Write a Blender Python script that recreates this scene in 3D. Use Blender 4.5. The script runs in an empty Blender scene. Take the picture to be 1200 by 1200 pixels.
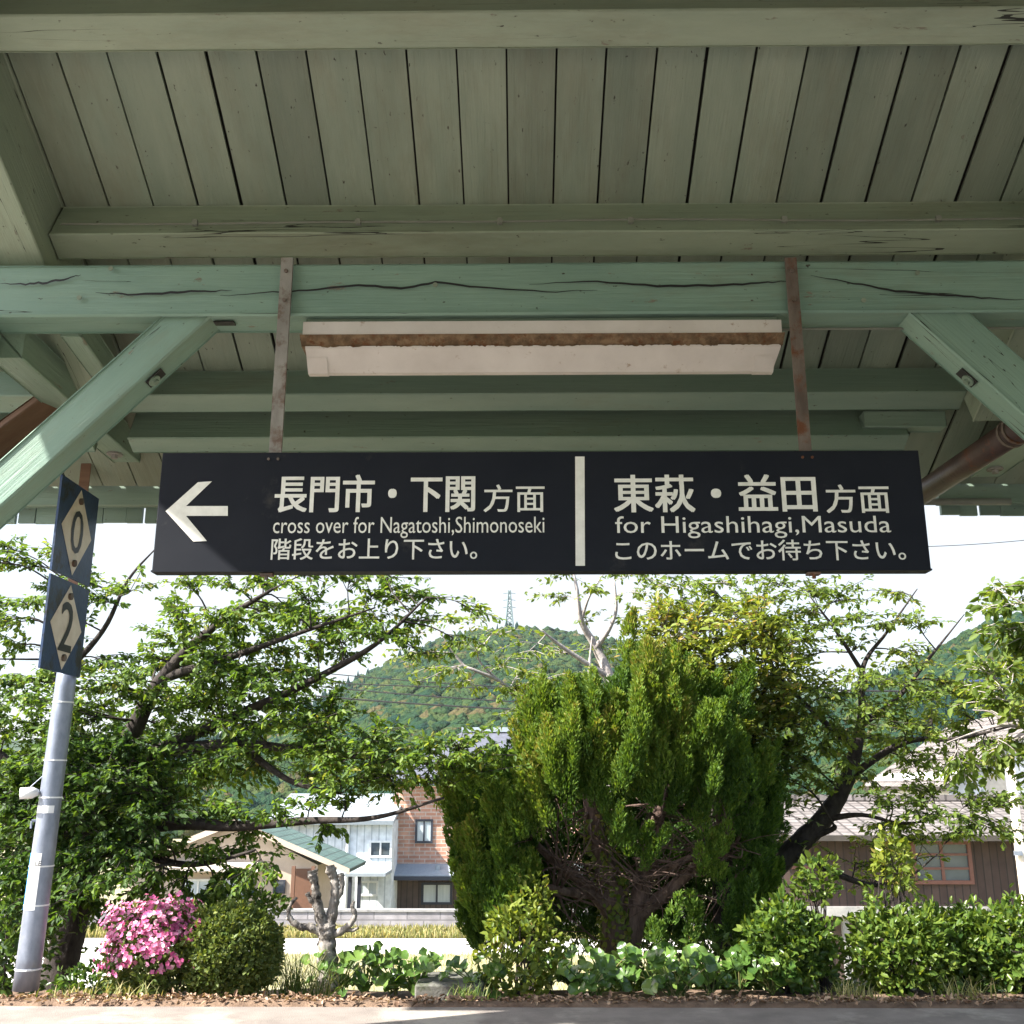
import bpy, bmesh, math, random
import numpy as np
from mathutils import Vector, Matrix, noise

SC = bpy.context.scene
COL = SC.collection
R = math.radians
rng = np.random.default_rng(7)
random.seed(7)

# ------------------------------------------------------------------ camera
FPX = 1200.0
PITCH = math.atan(320 / 1200)
YAW = R(0.6)
EYE = 1.05
cam = bpy.data.cameras.new('camera')
cam.sensor_width = 36; cam.lens = 36.0
cam.clip_start = 0.05; cam.clip_end = 6000
co = bpy.data.objects.new('camera', cam); COL.objects.link(co)
co.location = (0, 0, EYE)
co.rotation_euler = (R(90) + PITCH, 0, YAW)
SC.camera = co

# ------------------------------------------------------------------ sky, sun, exposure
SUN_EL, SUN_AZ = R(44), R(66)          # the sun stands left of and behind the camera
W = bpy.data.worlds.new('World'); SC.world = W; W.use_nodes = True
nt = W.node_tree; nt.nodes.clear()
sky = nt.nodes.new('ShaderNodeTexSky'); sky.sky_type = 'NISHITA'; sky.sun_disc = False
sky.sun_elevation = SUN_EL; sky.sun_rotation = R(180) + SUN_AZ
sky.air_density = 1.0; sky.dust_density = 2.0; sky.ozone_density = 1.0
bg = nt.nodes.new('ShaderNodeBackground'); bg.inputs['Strength'].default_value = 0.14
wo = nt.nodes.new('ShaderNodeOutputWorld')
tcw = nt.nodes.new('ShaderNodeTexCoord'); mpw = nt.nodes.new('ShaderNodeMapping'); mpw.inputs['Scale'].default_value = (1.0, 1.0, 2.6)
nzw = nt.nodes.new('ShaderNodeTexNoise'); nzw.inputs['Scale'].default_value = 1.7; nzw.inputs['Detail'].default_value = 7; nzw.inputs['Roughness'].default_value = .58
rmw = nt.nodes.new('ShaderNodeMapRange'); rmw.inputs[1].default_value = .33; rmw.inputs[2].default_value = .60; rmw.inputs[3].default_value = .45; rmw.inputs[4].default_value = .92
mxw = nt.nodes.new('ShaderNodeMixRGB'); mxw.inputs[2].default_value = (1.9, 2.0, 2.08, 1)
nt.links.new(tcw.outputs['Generated'], mpw.inputs[0]); nt.links.new(mpw.outputs[0], nzw.inputs['Vector']); nt.links.new(nzw.outputs['Fac'], rmw.inputs[0])
spw = nt.nodes.new('ShaderNodeSeparateXYZ'); nt.links.new(tcw.outputs['Generated'], spw.inputs[0])
mrw = nt.nodes.new('ShaderNodeMapRange'); mrw.inputs[1].default_value = -.35; mrw.inputs[2].default_value = .25; nt.links.new(spw.outputs['Y'], mrw.inputs[0])
muw = nt.nodes.new('ShaderNodeMath'); muw.operation = 'MULTIPLY'; nt.links.new(rmw.outputs[0], muw.inputs[0]); nt.links.new(mrw.outputs[0], muw.inputs[1])
nt.links.new(muw.outputs[0], mxw.inputs[0]); nt.links.new(sky.outputs[0], mxw.inputs[1]); nt.links.new(mxw.outputs[0], bg.inputs[0]); nt.links.new(bg.outputs[0], wo.inputs[0])
sl = bpy.data.lights.new('sun', 'SUN'); sl.energy = 5.0; sl.angle = R(0.5); sl.color = (1.0, 0.95, 0.86)
so = bpy.data.objects.new('sun', sl); COL.objects.link(so)
sdir = Vector((math.sin(SUN_AZ) * math.cos(SUN_EL), math.cos(SUN_AZ) * math.cos(SUN_EL), -math.sin(SUN_EL)))
so.rotation_euler = sdir.to_track_quat('-Z', 'Y').to_euler()
SC.view_settings.view_transform = 'Standard'; SC.view_settings.look = 'None'
SC.view_settings.exposure = 1.85; SC.view_settings.gamma = 1.0
SC.cycles.max_bounces = 8; SC.cycles.diffuse_bounces = 4; SC.cycles.glossy_bounces = 3
SC.cycles.transmission_bounces = 4; SC.cycles.transparent_max_bounces = 6
SC.cycles.use_denoising = True

# ------------------------------------------------------------------ photo point -> place in the scene
SP, CP = math.sin(PITCH), math.cos(PITCH)
def ray(px, py):
    u = (px - 600) / FPX; v = (600 - py) / FPX
    x, y, z = u, CP - v * SP, SP + v * CP
    c, s = math.cos(YAW), math.sin(YAW)
    return (x * c - y * s, x * s + y * c, z)
def at(px, py, Y):
    x, y, z = ray(px, py); k = Y / y
    return Vector((x * k, Y, EYE + z * k))
def atx(px, py, X):
    x, y, z = ray(px, py); k = X / x
    return Vector((X, y * k, EYE + z * k))

BED = 5.60
def gz(y):
    if y < BED: return 0.0
    if y < 6.4: return -0.30 * (y - BED) / (6.4 - BED)
    if y < 7.9: return -0.30 - 0.06 * (y - 6.4) / 1.5
    if y < 12.5: return -0.36 - 2.84 * (y - 7.9) / (12.5 - 7.9)
    if y < 33.2: return -3.2
    if y < 34: return -3.2 - 2.0 * (y - 33.2) / 0.8
    return -5.2

# ------------------------------------------------------------------ materials
def new_mat(name):
    m = bpy.data.materials.new(name); m.use_nodes = True
    n = m.node_tree; n.nodes.clear()
    out = n.nodes.new('ShaderNodeOutputMaterial')
    return m, n, out
def N(n, t, **kw):
    x = n.nodes.new(t)
    for k, v in kw.items():
        if k in x.inputs: x.inputs[k].default_value = v
        else: setattr(x, k, v)
    return x
def ramp(n, stops, interp='LINEAR'):
    r = n.nodes.new('ShaderNodeValToRGB'); r.color_ramp.interpolation = interp
    e = r.color_ramp.elements
    while len(e) < len(stops): e.new(0.5)
    for k, (p, c) in enumerate(stops):
        e[k].position = p; e[k].color = tuple(c) + (1,) if len(c) == 3 else c
    return r
def rough_mat(name, c1, c2, scale=6, stretch=(1, 1, 1), rough=0.8, bump=0.2, fine=60, dirt=None, dirt_scale=2.0, dirt_lo=.55, spec=0.3, metal=0.0, coords='Object'):
    """two-tone noise colour, fine noise bump, optional dirt / rust blotches"""
    m, n, out = new_mat(name); L = n.links.new
    tc = N(n, 'ShaderNodeTexCoord'); mp = N(n, 'ShaderNodeMapping'); mp.inputs['Scale'].default_value = stretch
    L(tc.outputs[coords], mp.inputs[0])
    n1 = N(n, 'ShaderNodeTexNoise', Scale=scale, Detail=6.0, Roughness=0.62); L(mp.outputs[0], n1.inputs['Vector'])
    cr = ramp(n, [(0.32, c1), (0.68, c2)]); L(n1.outputs['Fac'], cr.inputs[0])
    colr = cr.outputs[0]
    n2 = N(n, 'ShaderNodeTexNoise', Scale=fine, Detail=4.0); L(mp.outputs[0], n2.inputs['Vector'])
    if dirt is not None:
        n3 = N(n, 'ShaderNodeTexNoise', Scale=dirt_scale, Detail=8.0, Roughness=0.7); L(tc.outputs[coords], n3.inputs['Vector'])
        dr = ramp(n, [(dirt_lo, (0, 0, 0)), (min(1, dirt_lo + .12), (1, 1, 1))]); L(n3.outputs['Fac'], dr.inputs[0])
        mx = N(n, 'ShaderNodeMixRGB'); L(dr.outputs[0], mx.inputs[0]); L(colr, mx.inputs[1]); mx.inputs[2].default_value = tuple(dirt) + (1,)
        colr = mx.outputs[0]
    b = N(n, 'ShaderNodeBsdfPrincipled', Roughness=rough, Metallic=metal); b.inputs['Specular IOR Level'].default_value = spec
    L(colr, b.inputs['Base Color'])
    bp = N(n, 'ShaderNodeBump', Strength=bump, Distance=0.01); L(n2.outputs['Fac'], bp.inputs['Height']); L(bp.outputs[0], b.inputs['Normal'])
    L(b.outputs[0], out.inputs[0])
    return m

def paint_mat(name, c1, c2, crack=0.0, dirt=0.55):
    """old green paint on sawn timber: long grain, drying cracks along local X, grime specks"""
    m, n, out = new_mat(name); L = n.links.new
    tc = N(n, 'ShaderNodeTexCoord'); oi = N(n, 'ShaderNodeObjectInfo')
    ad = N(n, 'ShaderNodeVectorMath', operation='ADD'); L(tc.outputs['Object'], ad.inputs[0])
    sc = N(n, 'ShaderNodeVectorMath', operation='SCALE'); L(oi.outputs['Random'], sc.inputs['Scale']); sc.inputs[0].default_value = (31, 17, 23)
    L(sc.outputs[0], ad.inputs[1])
    def stretched(s):
        mp = N(n, 'ShaderNodeMapping'); mp.inputs['Scale'].default_value = s; L(ad.outputs[0], mp.inputs[0]); return mp.outputs[0]
    big = N(n, 'ShaderNodeTexNoise', Scale=1.0, Detail=5.0, Roughness=.6); L(stretched((1.2, 5, 5)), big.inputs['Vector'])
    cr = ramp(n, [(0.3, c1), (0.7, c2)]); L(big.outputs['Fac'], cr.inputs[0])
    grain = N(n, 'ShaderNodeTexNoise', Scale=1.0, Detail=5.0, Roughness=.65); L(stretched((2.5, 60, 60)), grain.inputs['Vector'])
    # grime specks
    sp = N(n, 'ShaderNodeTexNoise', Scale=1.0, Detail=3.0, Roughness=.5); L(stretched((26, 48, 48)), sp.inputs['Vector'])
    spr = ramp(n, [(0.70, (0, 0, 0)), (0.76, (1, 1, 1))]); L(sp.outputs['Fac'], spr.inputs[0])
    m1 = N(n, 'ShaderNodeMixRGB'); L(spr.outputs[0], m1.inputs[0]); L(cr.outputs[0], m1.inputs[1]); m1.inputs[2].default_value = (0.045, 0.04, 0.03, 1)
    # broad stains
    st = N(n, 'ShaderNodeTexNoise', Scale=1.0, Detail=6.0, Roughness=.7); L(stretched((.9, 3.2, 3.2)), st.inputs['Vector'])
    str_ = ramp(n, [(dirt, (0, 0, 0)), (min(1.0, dirt + .22), (.55, .55, .55))]); L(st.outputs['Fac'], str_.inputs[0])
    m2 = N(n, 'ShaderNodeMixRGB'); L(str_.outputs[0], m2.inputs[0]); L(m1.outputs[0], m2.inputs[1]); m2.inputs[2].default_value = (0.17, 0.165, 0.11, 1)
    colr = m2.outputs[0]; height = grain.outputs['Fac']
    if crack > 0:
        ck = N(n, 'ShaderNodeTexNoise', Scale=1.0, Detail=3.5, Roughness=.5, Distortion=.0); L(stretched((.42, 13, 13)), ck.inputs['Vector'])
        s = N(n, 'ShaderNodeMath', operation='SUBTRACT'); L(ck.outputs['Fac'], s.inputs[0]); s.inputs[1].default_value = .56
        a = N(n, 'ShaderNodeMath', operation='ABSOLUTE'); L(s.outputs[0], a.inputs[0])
        mk = N(n, 'ShaderNodeTexNoise', Scale=1.0, Detail=2.0); L(stretched((1.1, 4, 4)), mk.inputs['Vector'])
        mr = N(n, 'ShaderNodeMapRange'); L(mk.outputs['Fac'], mr.inputs[0]); mr.inputs[1].default_value = .5; mr.inputs[2].default_value = .72; mr.inputs[3].default_value = 0; mr.inputs[4].default_value = crack
        lt = N(n, 'ShaderNodeMath', operation='LESS_THAN'); L(a.outputs[0], lt.inputs[0]); L(mr.outputs[0], lt.inputs[1])
        m3 = N(n, 'ShaderNodeMixRGB'); L(lt.outputs[0], m3.inputs[0]); L(colr, m3.inputs[1]); m3.inputs[2].default_value = (.02, .022, .018, 1); colr = m3.outputs[0]
        sb = N(n, 'ShaderNodeMath', operation='SUBTRACT'); L(height, sb.inputs[0]); L(lt.outputs[0], sb.inputs[1]); height = sb.outputs[0]
    pe = N(n, 'ShaderNodeTexNoise', Scale=1.0, Detail=8.0, Roughness=.72); L(stretched((5, 16, 16)), pe.inputs['Vector'])
    per = ramp(n, [(0.655, (0, 0, 0)), (0.675, (1, 1, 1))]); L(pe.outputs['Fac'], per.inputs[0])
    mp3 = N(n, 'ShaderNodeMixRGB'); L(per.outputs[0], mp3.inputs[0]); L(colr, mp3.inputs[1]); mp3.inputs[2].default_value = (.20, .185, .145, 1); colr = mp3.outputs[0]
    sb2 = N(n, 'ShaderNodeMath', operation='SUBTRACT'); L(height, sb2.inputs[0]); L(per.outputs[0], sb2.inputs[1]); height = sb2.outputs[0]
    at_ = N(n, 'ShaderNodeAttribute', attribute_name='tint')
    mr2 = N(n, 'ShaderNodeMapRange'); L(at_.outputs['Fac'], mr2.inputs[0]); mr2.inputs[3].default_value = 1.0; mr2.inputs[4].default_value = .72
    hs = N(n, 'ShaderNodeHueSaturation'); L(colr, hs.inputs['Color']); L(mr2.outputs[0], hs.inputs['Value'])
    b = N(n, 'ShaderNodeBsdfPrincipled', Roughness=.55); b.inputs['Specular IOR Level'].default_value = .35
    L(hs.outputs[0], b.inputs['Base Color'])
    bp = N(n, 'ShaderNodeBump', Strength=.5, Distance=0.008); L(height, bp.inputs['Height']); L(bp.outputs[0], b.inputs['Normal'])
    L(b.outputs[0], out.inputs[0])
    return m

def leaf_mat(name, stops, trans=.35, rough=.55, spec=.3, warm=(1.25, 1.15, .5)):
    """leaf colours picked per leaf from the 'tint' attribute"""
    m, n, out = new_mat(name); L = n.links.new
    a = N(n, 'ShaderNodeAttribute', attribute_name='tint')
    cr = ramp(n, stops); L(a.outputs['Fac'], cr.inputs[0])
    b = N(n, 'ShaderNodeBsdfPrincipled', Roughness=rough); b.inputs['Specular IOR Level'].default_value = spec
    L(cr.outputs[0], b.inputs['Base Color'])
    t = N(n, 'ShaderNodeBsdfTranslucent')
    mu = N(n, 'ShaderNodeMixRGB', blend_type='MULTIPLY'); mu.inputs[0].default_value = 1; L(cr.outputs[0], mu.inputs[1]); mu.inputs[2].default_value = tuple(w * 1.5 for w in warm) + (1,)
    L(mu.outputs[0], t.inputs[0])
    mx = N(n, 'ShaderNodeMixShader'); mx.inputs[0].default_value = trans
    L(b.outputs[0], mx.inputs[1]); L(t.outputs[0], mx.inputs[2]); L(mx.outputs[0], out.inputs[0])
    return m

def flat_mat(name, c, rough=.6, metal=0.0, spec=.4):
    k = .82
    return rough_mat(name, tuple(x * k for x in c), c, scale=9, rough=rough, bump=.05, metal=metal, spec=spec)

def brick_mat(name, c1, c2, mortar, bw, bh, size=.006, rough=.85, offset=.5, coords='Object', rot=(0, 0, 0), bump=.5):
    m, n, out = new_mat(name); L = n.links.new
    tc = N(n, 'ShaderNodeTexCoord'); mp = N(n, 'ShaderNodeMapping'); mp.inputs['Rotation'].default_value = rot
    L(tc.outputs[coords], mp.inputs[0])
    br = N(n, 'ShaderNodeTexBrick'); br.offset = offset
    br.inputs['Scale'].default_value = 1; br.inputs['Brick Width'].default_value = bw; br.inputs['Row Height'].default_value = bh
    br.inputs['Mortar Size'].default_value = size; br.inputs['Color1'].default_value = c1 + (1,); br.inputs['Color2'].default_value = c2 + (1,); br.inputs['Mortar'].default_value = mortar + (1,)
    L(mp.outputs[0], br.inputs['Vector'])
    n1 = N(n, 'ShaderNodeTexNoise', Scale=3.0, Detail=6.0); L(tc.outputs[coords], n1.inputs['Vector'])
    hs = N(n, 'ShaderNodeHueSaturation'); L(br.outputs['Color'], hs.inputs['Color'])
    mr = N(n, 'ShaderNodeMapRange'); L(n1.outputs['Fac'], mr.inputs[0]); mr.inputs[1].default_value = .3; mr.inputs[2].default_value = .7; mr.inputs[3].default_value = .75; mr.inputs[4].default_value = 1.2
    L(mr.outputs[0], hs.inputs['Value'])
    b = N(n, 'ShaderNodeBsdfPrincipled', Roughness=rough); L(hs.outputs[0], b.inputs['Base Color'])
    bp = N(n, 'ShaderNodeBump', Strength=bump, Distance=.02); bp.invert = True; L(br.outputs['Fac'], bp.inputs['Height']); L(bp.outputs[0], b.inputs['Normal'])
    L(b.outputs[0], out.inputs[0])
    return m

M = {}
M['paint'] = paint_mat('green_paint', (0.175, 0.25, 0.20), (0.23, 0.305, 0.24), crack=0.0)
M['paint_beam'] = paint_mat('green_paint_cracked', (0.155, 0.25, 0.208), (0.21, 0.315, 0.255), crack=0.011)
M['paint_bounce'] = paint_mat('green_paint_bounce_lit', (0.22, 0.275, 0.208), (0.295, 0.345, 0.26), crack=0.010, dirt=.52)  # paler, creamier green: warm bounce light on the undersides put into the colour
M['paint_board'] = paint_mat('green_paint_boards', (0.19, 0.24, 0.185), (0.265, 0.31, 0.238), crack=0.0, dirt=.5)
M['deck'] = flat_mat('roof_deck_dark', (0.03, 0.03, 0.028), rough=.95)
M['tile'] = rough_mat('roof_tile_grey', (.10, .10, .105), (.17, .17, .175), scale=3, rough=.7)
M['rust'] = rough_mat('rusty_steel', (.085, .065, .055), (.17, .14, .12), scale=14, stretch=(1, 1, .4), rough=.75, dirt=(.12, .045, .02), dirt_scale=9, dirt_lo=.5)
M['strap_grey'] = rough_mat('weathered_steel', (.19, .18, .165), (.29, .28, .26), scale=12, stretch=(1, 1, .4), rough=.7, dirt=(.12, .08, .06), dirt_scale=7, dirt_lo=.5)
M['rust_pipe'] = rough_mat('brown_pipe', (.05, .034, .032), (.085, .055, .048), scale=7, rough=.45, dirt=(.14, .05, .025), dirt_scale=8, dirt_lo=.57)
M['brown_wood'] = rough_mat('brown_timber', (.13, .07, .045), (.21, .12, .08), scale=6, stretch=(.3, 4, 4), rough=.7)
M['sign_black'] = rough_mat('sign_navy_enamel', (.009, .011, .017), (.013, .015, .021), scale=3, rough=.6, bump=.03, dirt=(.035, .035, .036), dirt_scale=5, dirt_lo=.62, spec=.12)
M['sign_white'] = rough_mat('sign_lettering_white', (.62, .62, .57), (.74, .74, .69), scale=25, rough=.5, bump=.02)
M['lamp_white'] = rough_mat('lamp_enamel', (.52, .48, .455), (.62, .58, .555), scale=4, rough=.45, bump=.05, dirt=(.26, .17, .10), dirt_scale=22, dirt_lo=.62)
M['lamp_dirt'] = rough_mat('lamp_rust_dirt', (.07, .045, .025), (.22, .15, .09), scale=22, rough=.9, bump=.6, dirt=(.12, .05, .02), dirt_scale=30, dirt_lo=.52)
M['cable'] = flat_mat('grey_cable', (.20, .21, .18), rough=.6)
M['galv'] = rough_mat('galvanised_steel', (.18, .205, .26), (.29, .32, .39), scale=16, stretch=(1, 1, .5), rough=.42, bump=.06, metal=.55, dirt=(.30, .31, .33), dirt_scale=3, dirt_lo=.6)
M['plate_blue'] = rough_mat('plate_blue_black', (.018, .035, .085), (.035, .075, .17), scale=5, rough=.45, dirt=(.02, .02, .022), dirt_scale=5, dirt_lo=.5)
M['plate_cream'] = rough_mat('plate_cream', (.56, .49, .40), (.70, .63, .54), scale=10, rough=.5, dirt=(.30, .18, .10), dirt_scale=10, dirt_lo=.66)
M['black'] = flat_mat('black_paint', (.02, .02, .022), rough=.5)
M['sticker_white'] = flat_mat('sticker_white', (.78, .80, .82), rough=.5)
M['sticker_blue'] = flat_mat('sticker_blue', (.02, .20, .55), rough=.5)
M['asphalt'] = rough_mat('platform_asphalt', (.175, .152, .138), (.255, .225, .205), scale=5, rough=.9, bump=.5, fine=160, dirt=(.36, .33, .29), dirt_scale=1.3, dirt_lo=.52)
M['soil'] = rough_mat('bed_soil', (.10, .065, .045), (.22, .15, .105), scale=12, rough=.95, bump=.8, fine=80)
M['ground'] = rough_mat('dry_ground', (.20, .19, .10), (.36, .33, .20), scale=.6, rough=.95, bump=.5, fine=20)
M['lot'] = rough_mat('pale_concrete_lot', (.60, .58, .54), (.76, .73, .69), scale=1.2, rough=.9, bump=.2)
M['concrete'] = rough_mat('grey_concrete', (.20, .20, .20), (.32, .31, .30), scale=5, rough=.9, bump=.3, dirt=(.16, .15, .14), dirt_scale=3, dirt_lo=.58)
M['concrete_dark'] = rough_mat('mossy_concrete', (.07, .072, .062), (.17, .165, .15), scale=6, rough=.95, bump=.5, dirt=(.05, .06, .03), dirt_scale=5, dirt_lo=.5)
M['block'] = brick_mat('concrete_block', (.24, .225, .235), (.31, .29, .30), (.17, .16, .165), 1.0, .32, .02, rot=(R(90), 0, 0))
M['bounce_blocker'] = rough_mat('dark_bounce_blocker', (.035, .055, .02), (.07, .085, .035), scale=.4, rough=.95, bump=.5, fine=12)
M['ballast'] = rough_mat('ballast', (.27, .20, .14), (.46, .35, .25), scale=25, rough=.95, bump=.9, fine=60)
M['bark'] = rough_mat('cherry_bark', (.018, .014, .013), (.055, .045, .04), scale=18, stretch=(1, 1, .6), rough=.9, bump=.8, fine=50, dirt=(.11, .11, .105), dirt_scale=7, dirt_lo=.66)
M['bark_pale'] = rough_mat('pale_bark', (.24, .21, .20), (.42, .38, .36), scale=14, rough=.85, bump=.5)
M['bark_dead'] = rough_mat('dead_wood_bleached', (.12, .105, .09), (.40, .37, .34), scale=9, stretch=(3, 3, .35), rough=.9, bump=.8, dirt=(.03, .026, .024), dirt_scale=9, dirt_lo=.5)
M['bark_con'] = rough_mat('juniper_bark', (.07, .043, .035), (.19, .128, .105), scale=16, stretch=(1.5, 1.5, .4), rough=.9, bump=.8)
M['leaf_cherry'] = leaf_mat('cherry_leaf', [(0, (.026, .062, .014)), (.5, (.078, .142, .023)), (.85, (.155, .225, .036)), (1, (.23, .23, .055))], trans=.42)
M['leaf_cherry_light'] = leaf_mat('cherry_leaf_light', [(0, (.05, .09, .018)), (.5, (.10, .155, .028)), (.85, (.16, .21, .04)), (1, (.23, .22, .07))], trans=.45)
M['leaf_bright'] = leaf_mat('young_broad_leaf', [(0, (.05, .09, .016)), (.5, (.13, .18, .03)), (.9, (.22, .25, .045)), (1, (.27, .2, .07))], trans=.35, rough=.35)
M['leaf_shrub'] = leaf_mat('shrub_leaf', [(0, (.026, .06, .016)), (.5, (.08, .14, .026)), (1, (.18, .235, .045))], trans=.38, rough=.32)
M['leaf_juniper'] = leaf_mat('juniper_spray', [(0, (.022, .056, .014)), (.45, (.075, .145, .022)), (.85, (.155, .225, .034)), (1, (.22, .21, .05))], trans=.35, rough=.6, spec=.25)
M['leaf_box'] = leaf_mat('clipped_bush_leaf', [(0, (.04, .075, .016)), (.5, (.095, .135, .028)), (1, (.19, .205, .052))], trans=.25, rough=.5)
M['leaf_coltsfoot'] = leaf_mat('round_glossy_leaf', [(0, (.04, .09, .02)), (.6, (.09, .17, .034)), (1, (.17, .24, .06))], trans=.28, rough=.25, spec=.6)
M['petal'] = leaf_mat('azalea_petal', [(0, (.50, .09, .24)), (.5, (.60, .19, .36)), (.85, (.70, .33, .48)), (1, (.74, .50, .55))], trans=.3, rough=.55, spec=.2, warm=(.9, .5, .65))
M['grass'] = leaf_mat('grass_blade', [(0, (.05, .10, .02)), (.6, (.10, .16, .035)), (1, (.28, .26, .12))], trans=.3, rough=.5)
M['drygrass'] = leaf_mat('dry_grass_blade', [(0, (.12, .15, .045)), (.5, (.28, .27, .11)), (1, (.42, .36, .19))], trans=.25, rough=.6)
M['litter'] = leaf_mat('dry_leaf_litter', [(0, (.09, .05, .03)), (.5, (.25, .16, .11)), (1, (.44, .32, .23))], trans=.1, rough=.8)

# ------------------------------------------------------------------ object helpers
def tag(o, label=None, cat=None, group=None, kind=None):
    if label: o['label'] = label
    if cat: o['category'] = cat
    if group: o['group'] = group
    if kind: o['kind'] = kind
    return o
def thing(name, loc, label, cat, group=None):
    o = bpy.data.objects.new(name, None); o.empty_display_size = .2
    COL.objects.link(o); o.location = loc
    bpy.context.view_layer.update()
    return tag(o, label, cat, group)
def world_loc(o):
    v = Vector((0, 0, 0))
    while o is not None:
        v = v + Vector(o.location); o = o.parent
    return v
class MB:
    """collects shapes in world coordinates; build() links them as one mesh object"""
    def __init__(s): s.v = []; s.f = []; s.t = []
    def add(s, vs, fs, tint=None):
        b = len(s.v); s.v += [tuple(x) for x in vs]; s.f += [tuple(b + i for i in f) for f in fs]
        s.t += [random.random() if tint is None else tint] * len(fs); return s
    def box(s, a, b, tint=None):
        x0, y0, z0 = (min(a[i], b[i]) for i in range(3)); x1, y1, z1 = (max(a[i], b[i]) for i in range(3))
        return s.add([(x0, y0, z0), (x1, y0, z0), (x1, y1, z0), (x0, y1, z0), (x0, y0, z1), (x1, y0, z1), (x1, y1, z1), (x0, y1, z1)],
                     [(0, 3, 2, 1), (4, 5, 6, 7), (0, 1, 5, 4), (1, 2, 6, 5), (2, 3, 7, 6), (3, 0, 4, 7)], tint)
    def prism(s, poly, x0, x1, tint=None):
        """profile of (y,z) points extruded along X"""
        n = len(poly)
        vs = [(x0, y, z) for y, z in poly] + [(x1, y, z) for y, z in poly]
        fs = [tuple(range(n))[::-1], tuple(range(n, 2 * n))] + [(i, (i + 1) % n, n + (i + 1) % n, n + i) for i in range(n)]
        return s.add(vs, fs, tint)
    def prism_y(s, poly, y0, y1, tint=None):
        """profile of (x,z) points extruded along Y"""
        n = len(poly)
        vs = [(x, y0, z) for x, z in poly] + [(x, y1, z) for x, z in poly]
        fs = [tuple(range(n)), tuple(range(n, 2 * n))[::-1]] + [(i, n + i, n + (i + 1) % n, (i + 1) % n) for i in range(n)]
        return s.add(vs, fs, tint)
    def tube(s, pts, rad, sides=8, cap=True, wob=0.0):
        pts = [Vector(p) for p in pts]; n = len(pts)
        if not hasattr(rad, '__len__'): rad = [rad] * n
        vs = []; up = None
        for i, p in enumerate(pts):
            d = (pts[min(i + 1, n - 1)] - pts[max(i - 1, 0)])
            if d.length < 1e-9: d = Vector((0, 0, 1))
            d.normalize()
            if up is None:
                up = Vector((0, 0, 1)) if abs(d.z) < .9 else Vector((1, 0, 0))
            u = (up - d * up.dot(d)); u.normalize(); up = u; w = d.cross(u)
            for k in range(sides):
                a = 2 * math.pi * k / sides
                r = rad[i] * (1 + wob * (random.random() - .5))
                vs.append(p + u * math.cos(a) * r + w * math.sin(a) * r)
        fs = [(i * sides + k, i * sides + (k + 1) % sides, (i + 1) * sides + (k + 1) % sides, (i + 1) * sides + k) for i in range(n - 1) for k in range(sides)]
        if cap: fs += [tuple(range(sides))[::-1], tuple(range((n - 1) * sides, n * sides))]
        return s.add(vs, fs)
    def build(s, name, mat, parent=None, smooth=False, origin=None):
        base = world_loc(parent) if parent is not None else Vector(origin if origin is not None else (0, 0, 0))
        me = bpy.data.meshes.new(name)
        me.from_pydata([(v[0] - base.x, v[1] - base.y, v[2] - base.z) for v in s.v], [], s.f)
        a = me.attributes.new('tint', 'FLOAT', 'FACE'); a.data.foreach_set('value', np.array(s.t, dtype=np.float32))
        me.materials.append(mat)
        if smooth: me.shade_smooth()
        o = bpy.data.objects.new(name, me); COL.objects.link(o)
        if parent is not None: o.parent = parent
        else: o.location = base
        return o

def timber(name, a, b, w, h, mat, parent, up=(0, 0, 1), bevel=.006, jit=.0015, seg=14):
    """sawn timber from a to b (centre line): own local X along the grain, eased edges, slightly uneven"""
    a = Vector(a); b = Vector(b); d = b - a; Ln = d.length; d.normalize()
    up = Vector(up); z = (up - d * up.dot(d)).normalized(); y = z.cross(d)
    bm = bmesh.new()
    rows = []
    for i in range(seg + 1):
        x = Ln * i / seg
        jy = (noise.noise(Vector((x * 1.3, h * 40, w * 90))) * jit * 2, noise.noise(Vector((x * 1.1, h * 70 + 5, w * 20))) * jit * 2)
        pr = []
        for sy, sz in ((-1, -1), (1, -1), (1, 1), (-1, 1)):
            order = ((1, 0), (0, 1)) if sy * sz > 0 else ((0, 1), (1, 0))
            for ky, kz in (order if True else ()):
                pr.append(bm.verts.new((x, sy * (w / 2 - bevel * ky) + jy[0], sz * (h / 2 - bevel * kz) + jy[1])))
        rows.append(pr)
    for i in range(seg):
        for k in range(8):
            bm.faces.new((rows[i][k], rows[i][(k + 1) % 8], rows[i + 1][(k + 1) % 8], rows[i + 1][k]))
    bm.faces.new(rows[0][::-1]); bm.faces.new(rows[-1])
    bmesh.ops.recalc_face_normals(bm, faces=bm.faces)
    me = bpy.data.meshes.new(name); bm.to_mesh(me); bm.free(); me.materials.append(mat)
    o = bpy.data.objects.new(name, me); COL.objects.link(o)
    base = world_loc(parent) if parent else Vector((0, 0, 0))
    o.parent = parent
    m = Matrix((d, y, z)).transposed().to_4x4(); m.translation = a - base
    o.matrix_basis = m
    return o
def child_at(parent_local, mb, name, mat, holder, smooth=False):
    return mb.build(name, mat, holder, smooth)
def sub(mb, name, mat, part, smooth=False):
    """mesh in world coordinates as a child of a part that may be rotated"""
    o = mb.build(name, mat, None, smooth)
    chain = part; mtx = Matrix.Identity(4)
    while chain is not None: mtx = chain.matrix_basis @ mtx; chain = chain.parent
    inv = mtx.inverted()
    o.data.transform(inv); o.parent = part
    return o

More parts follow.
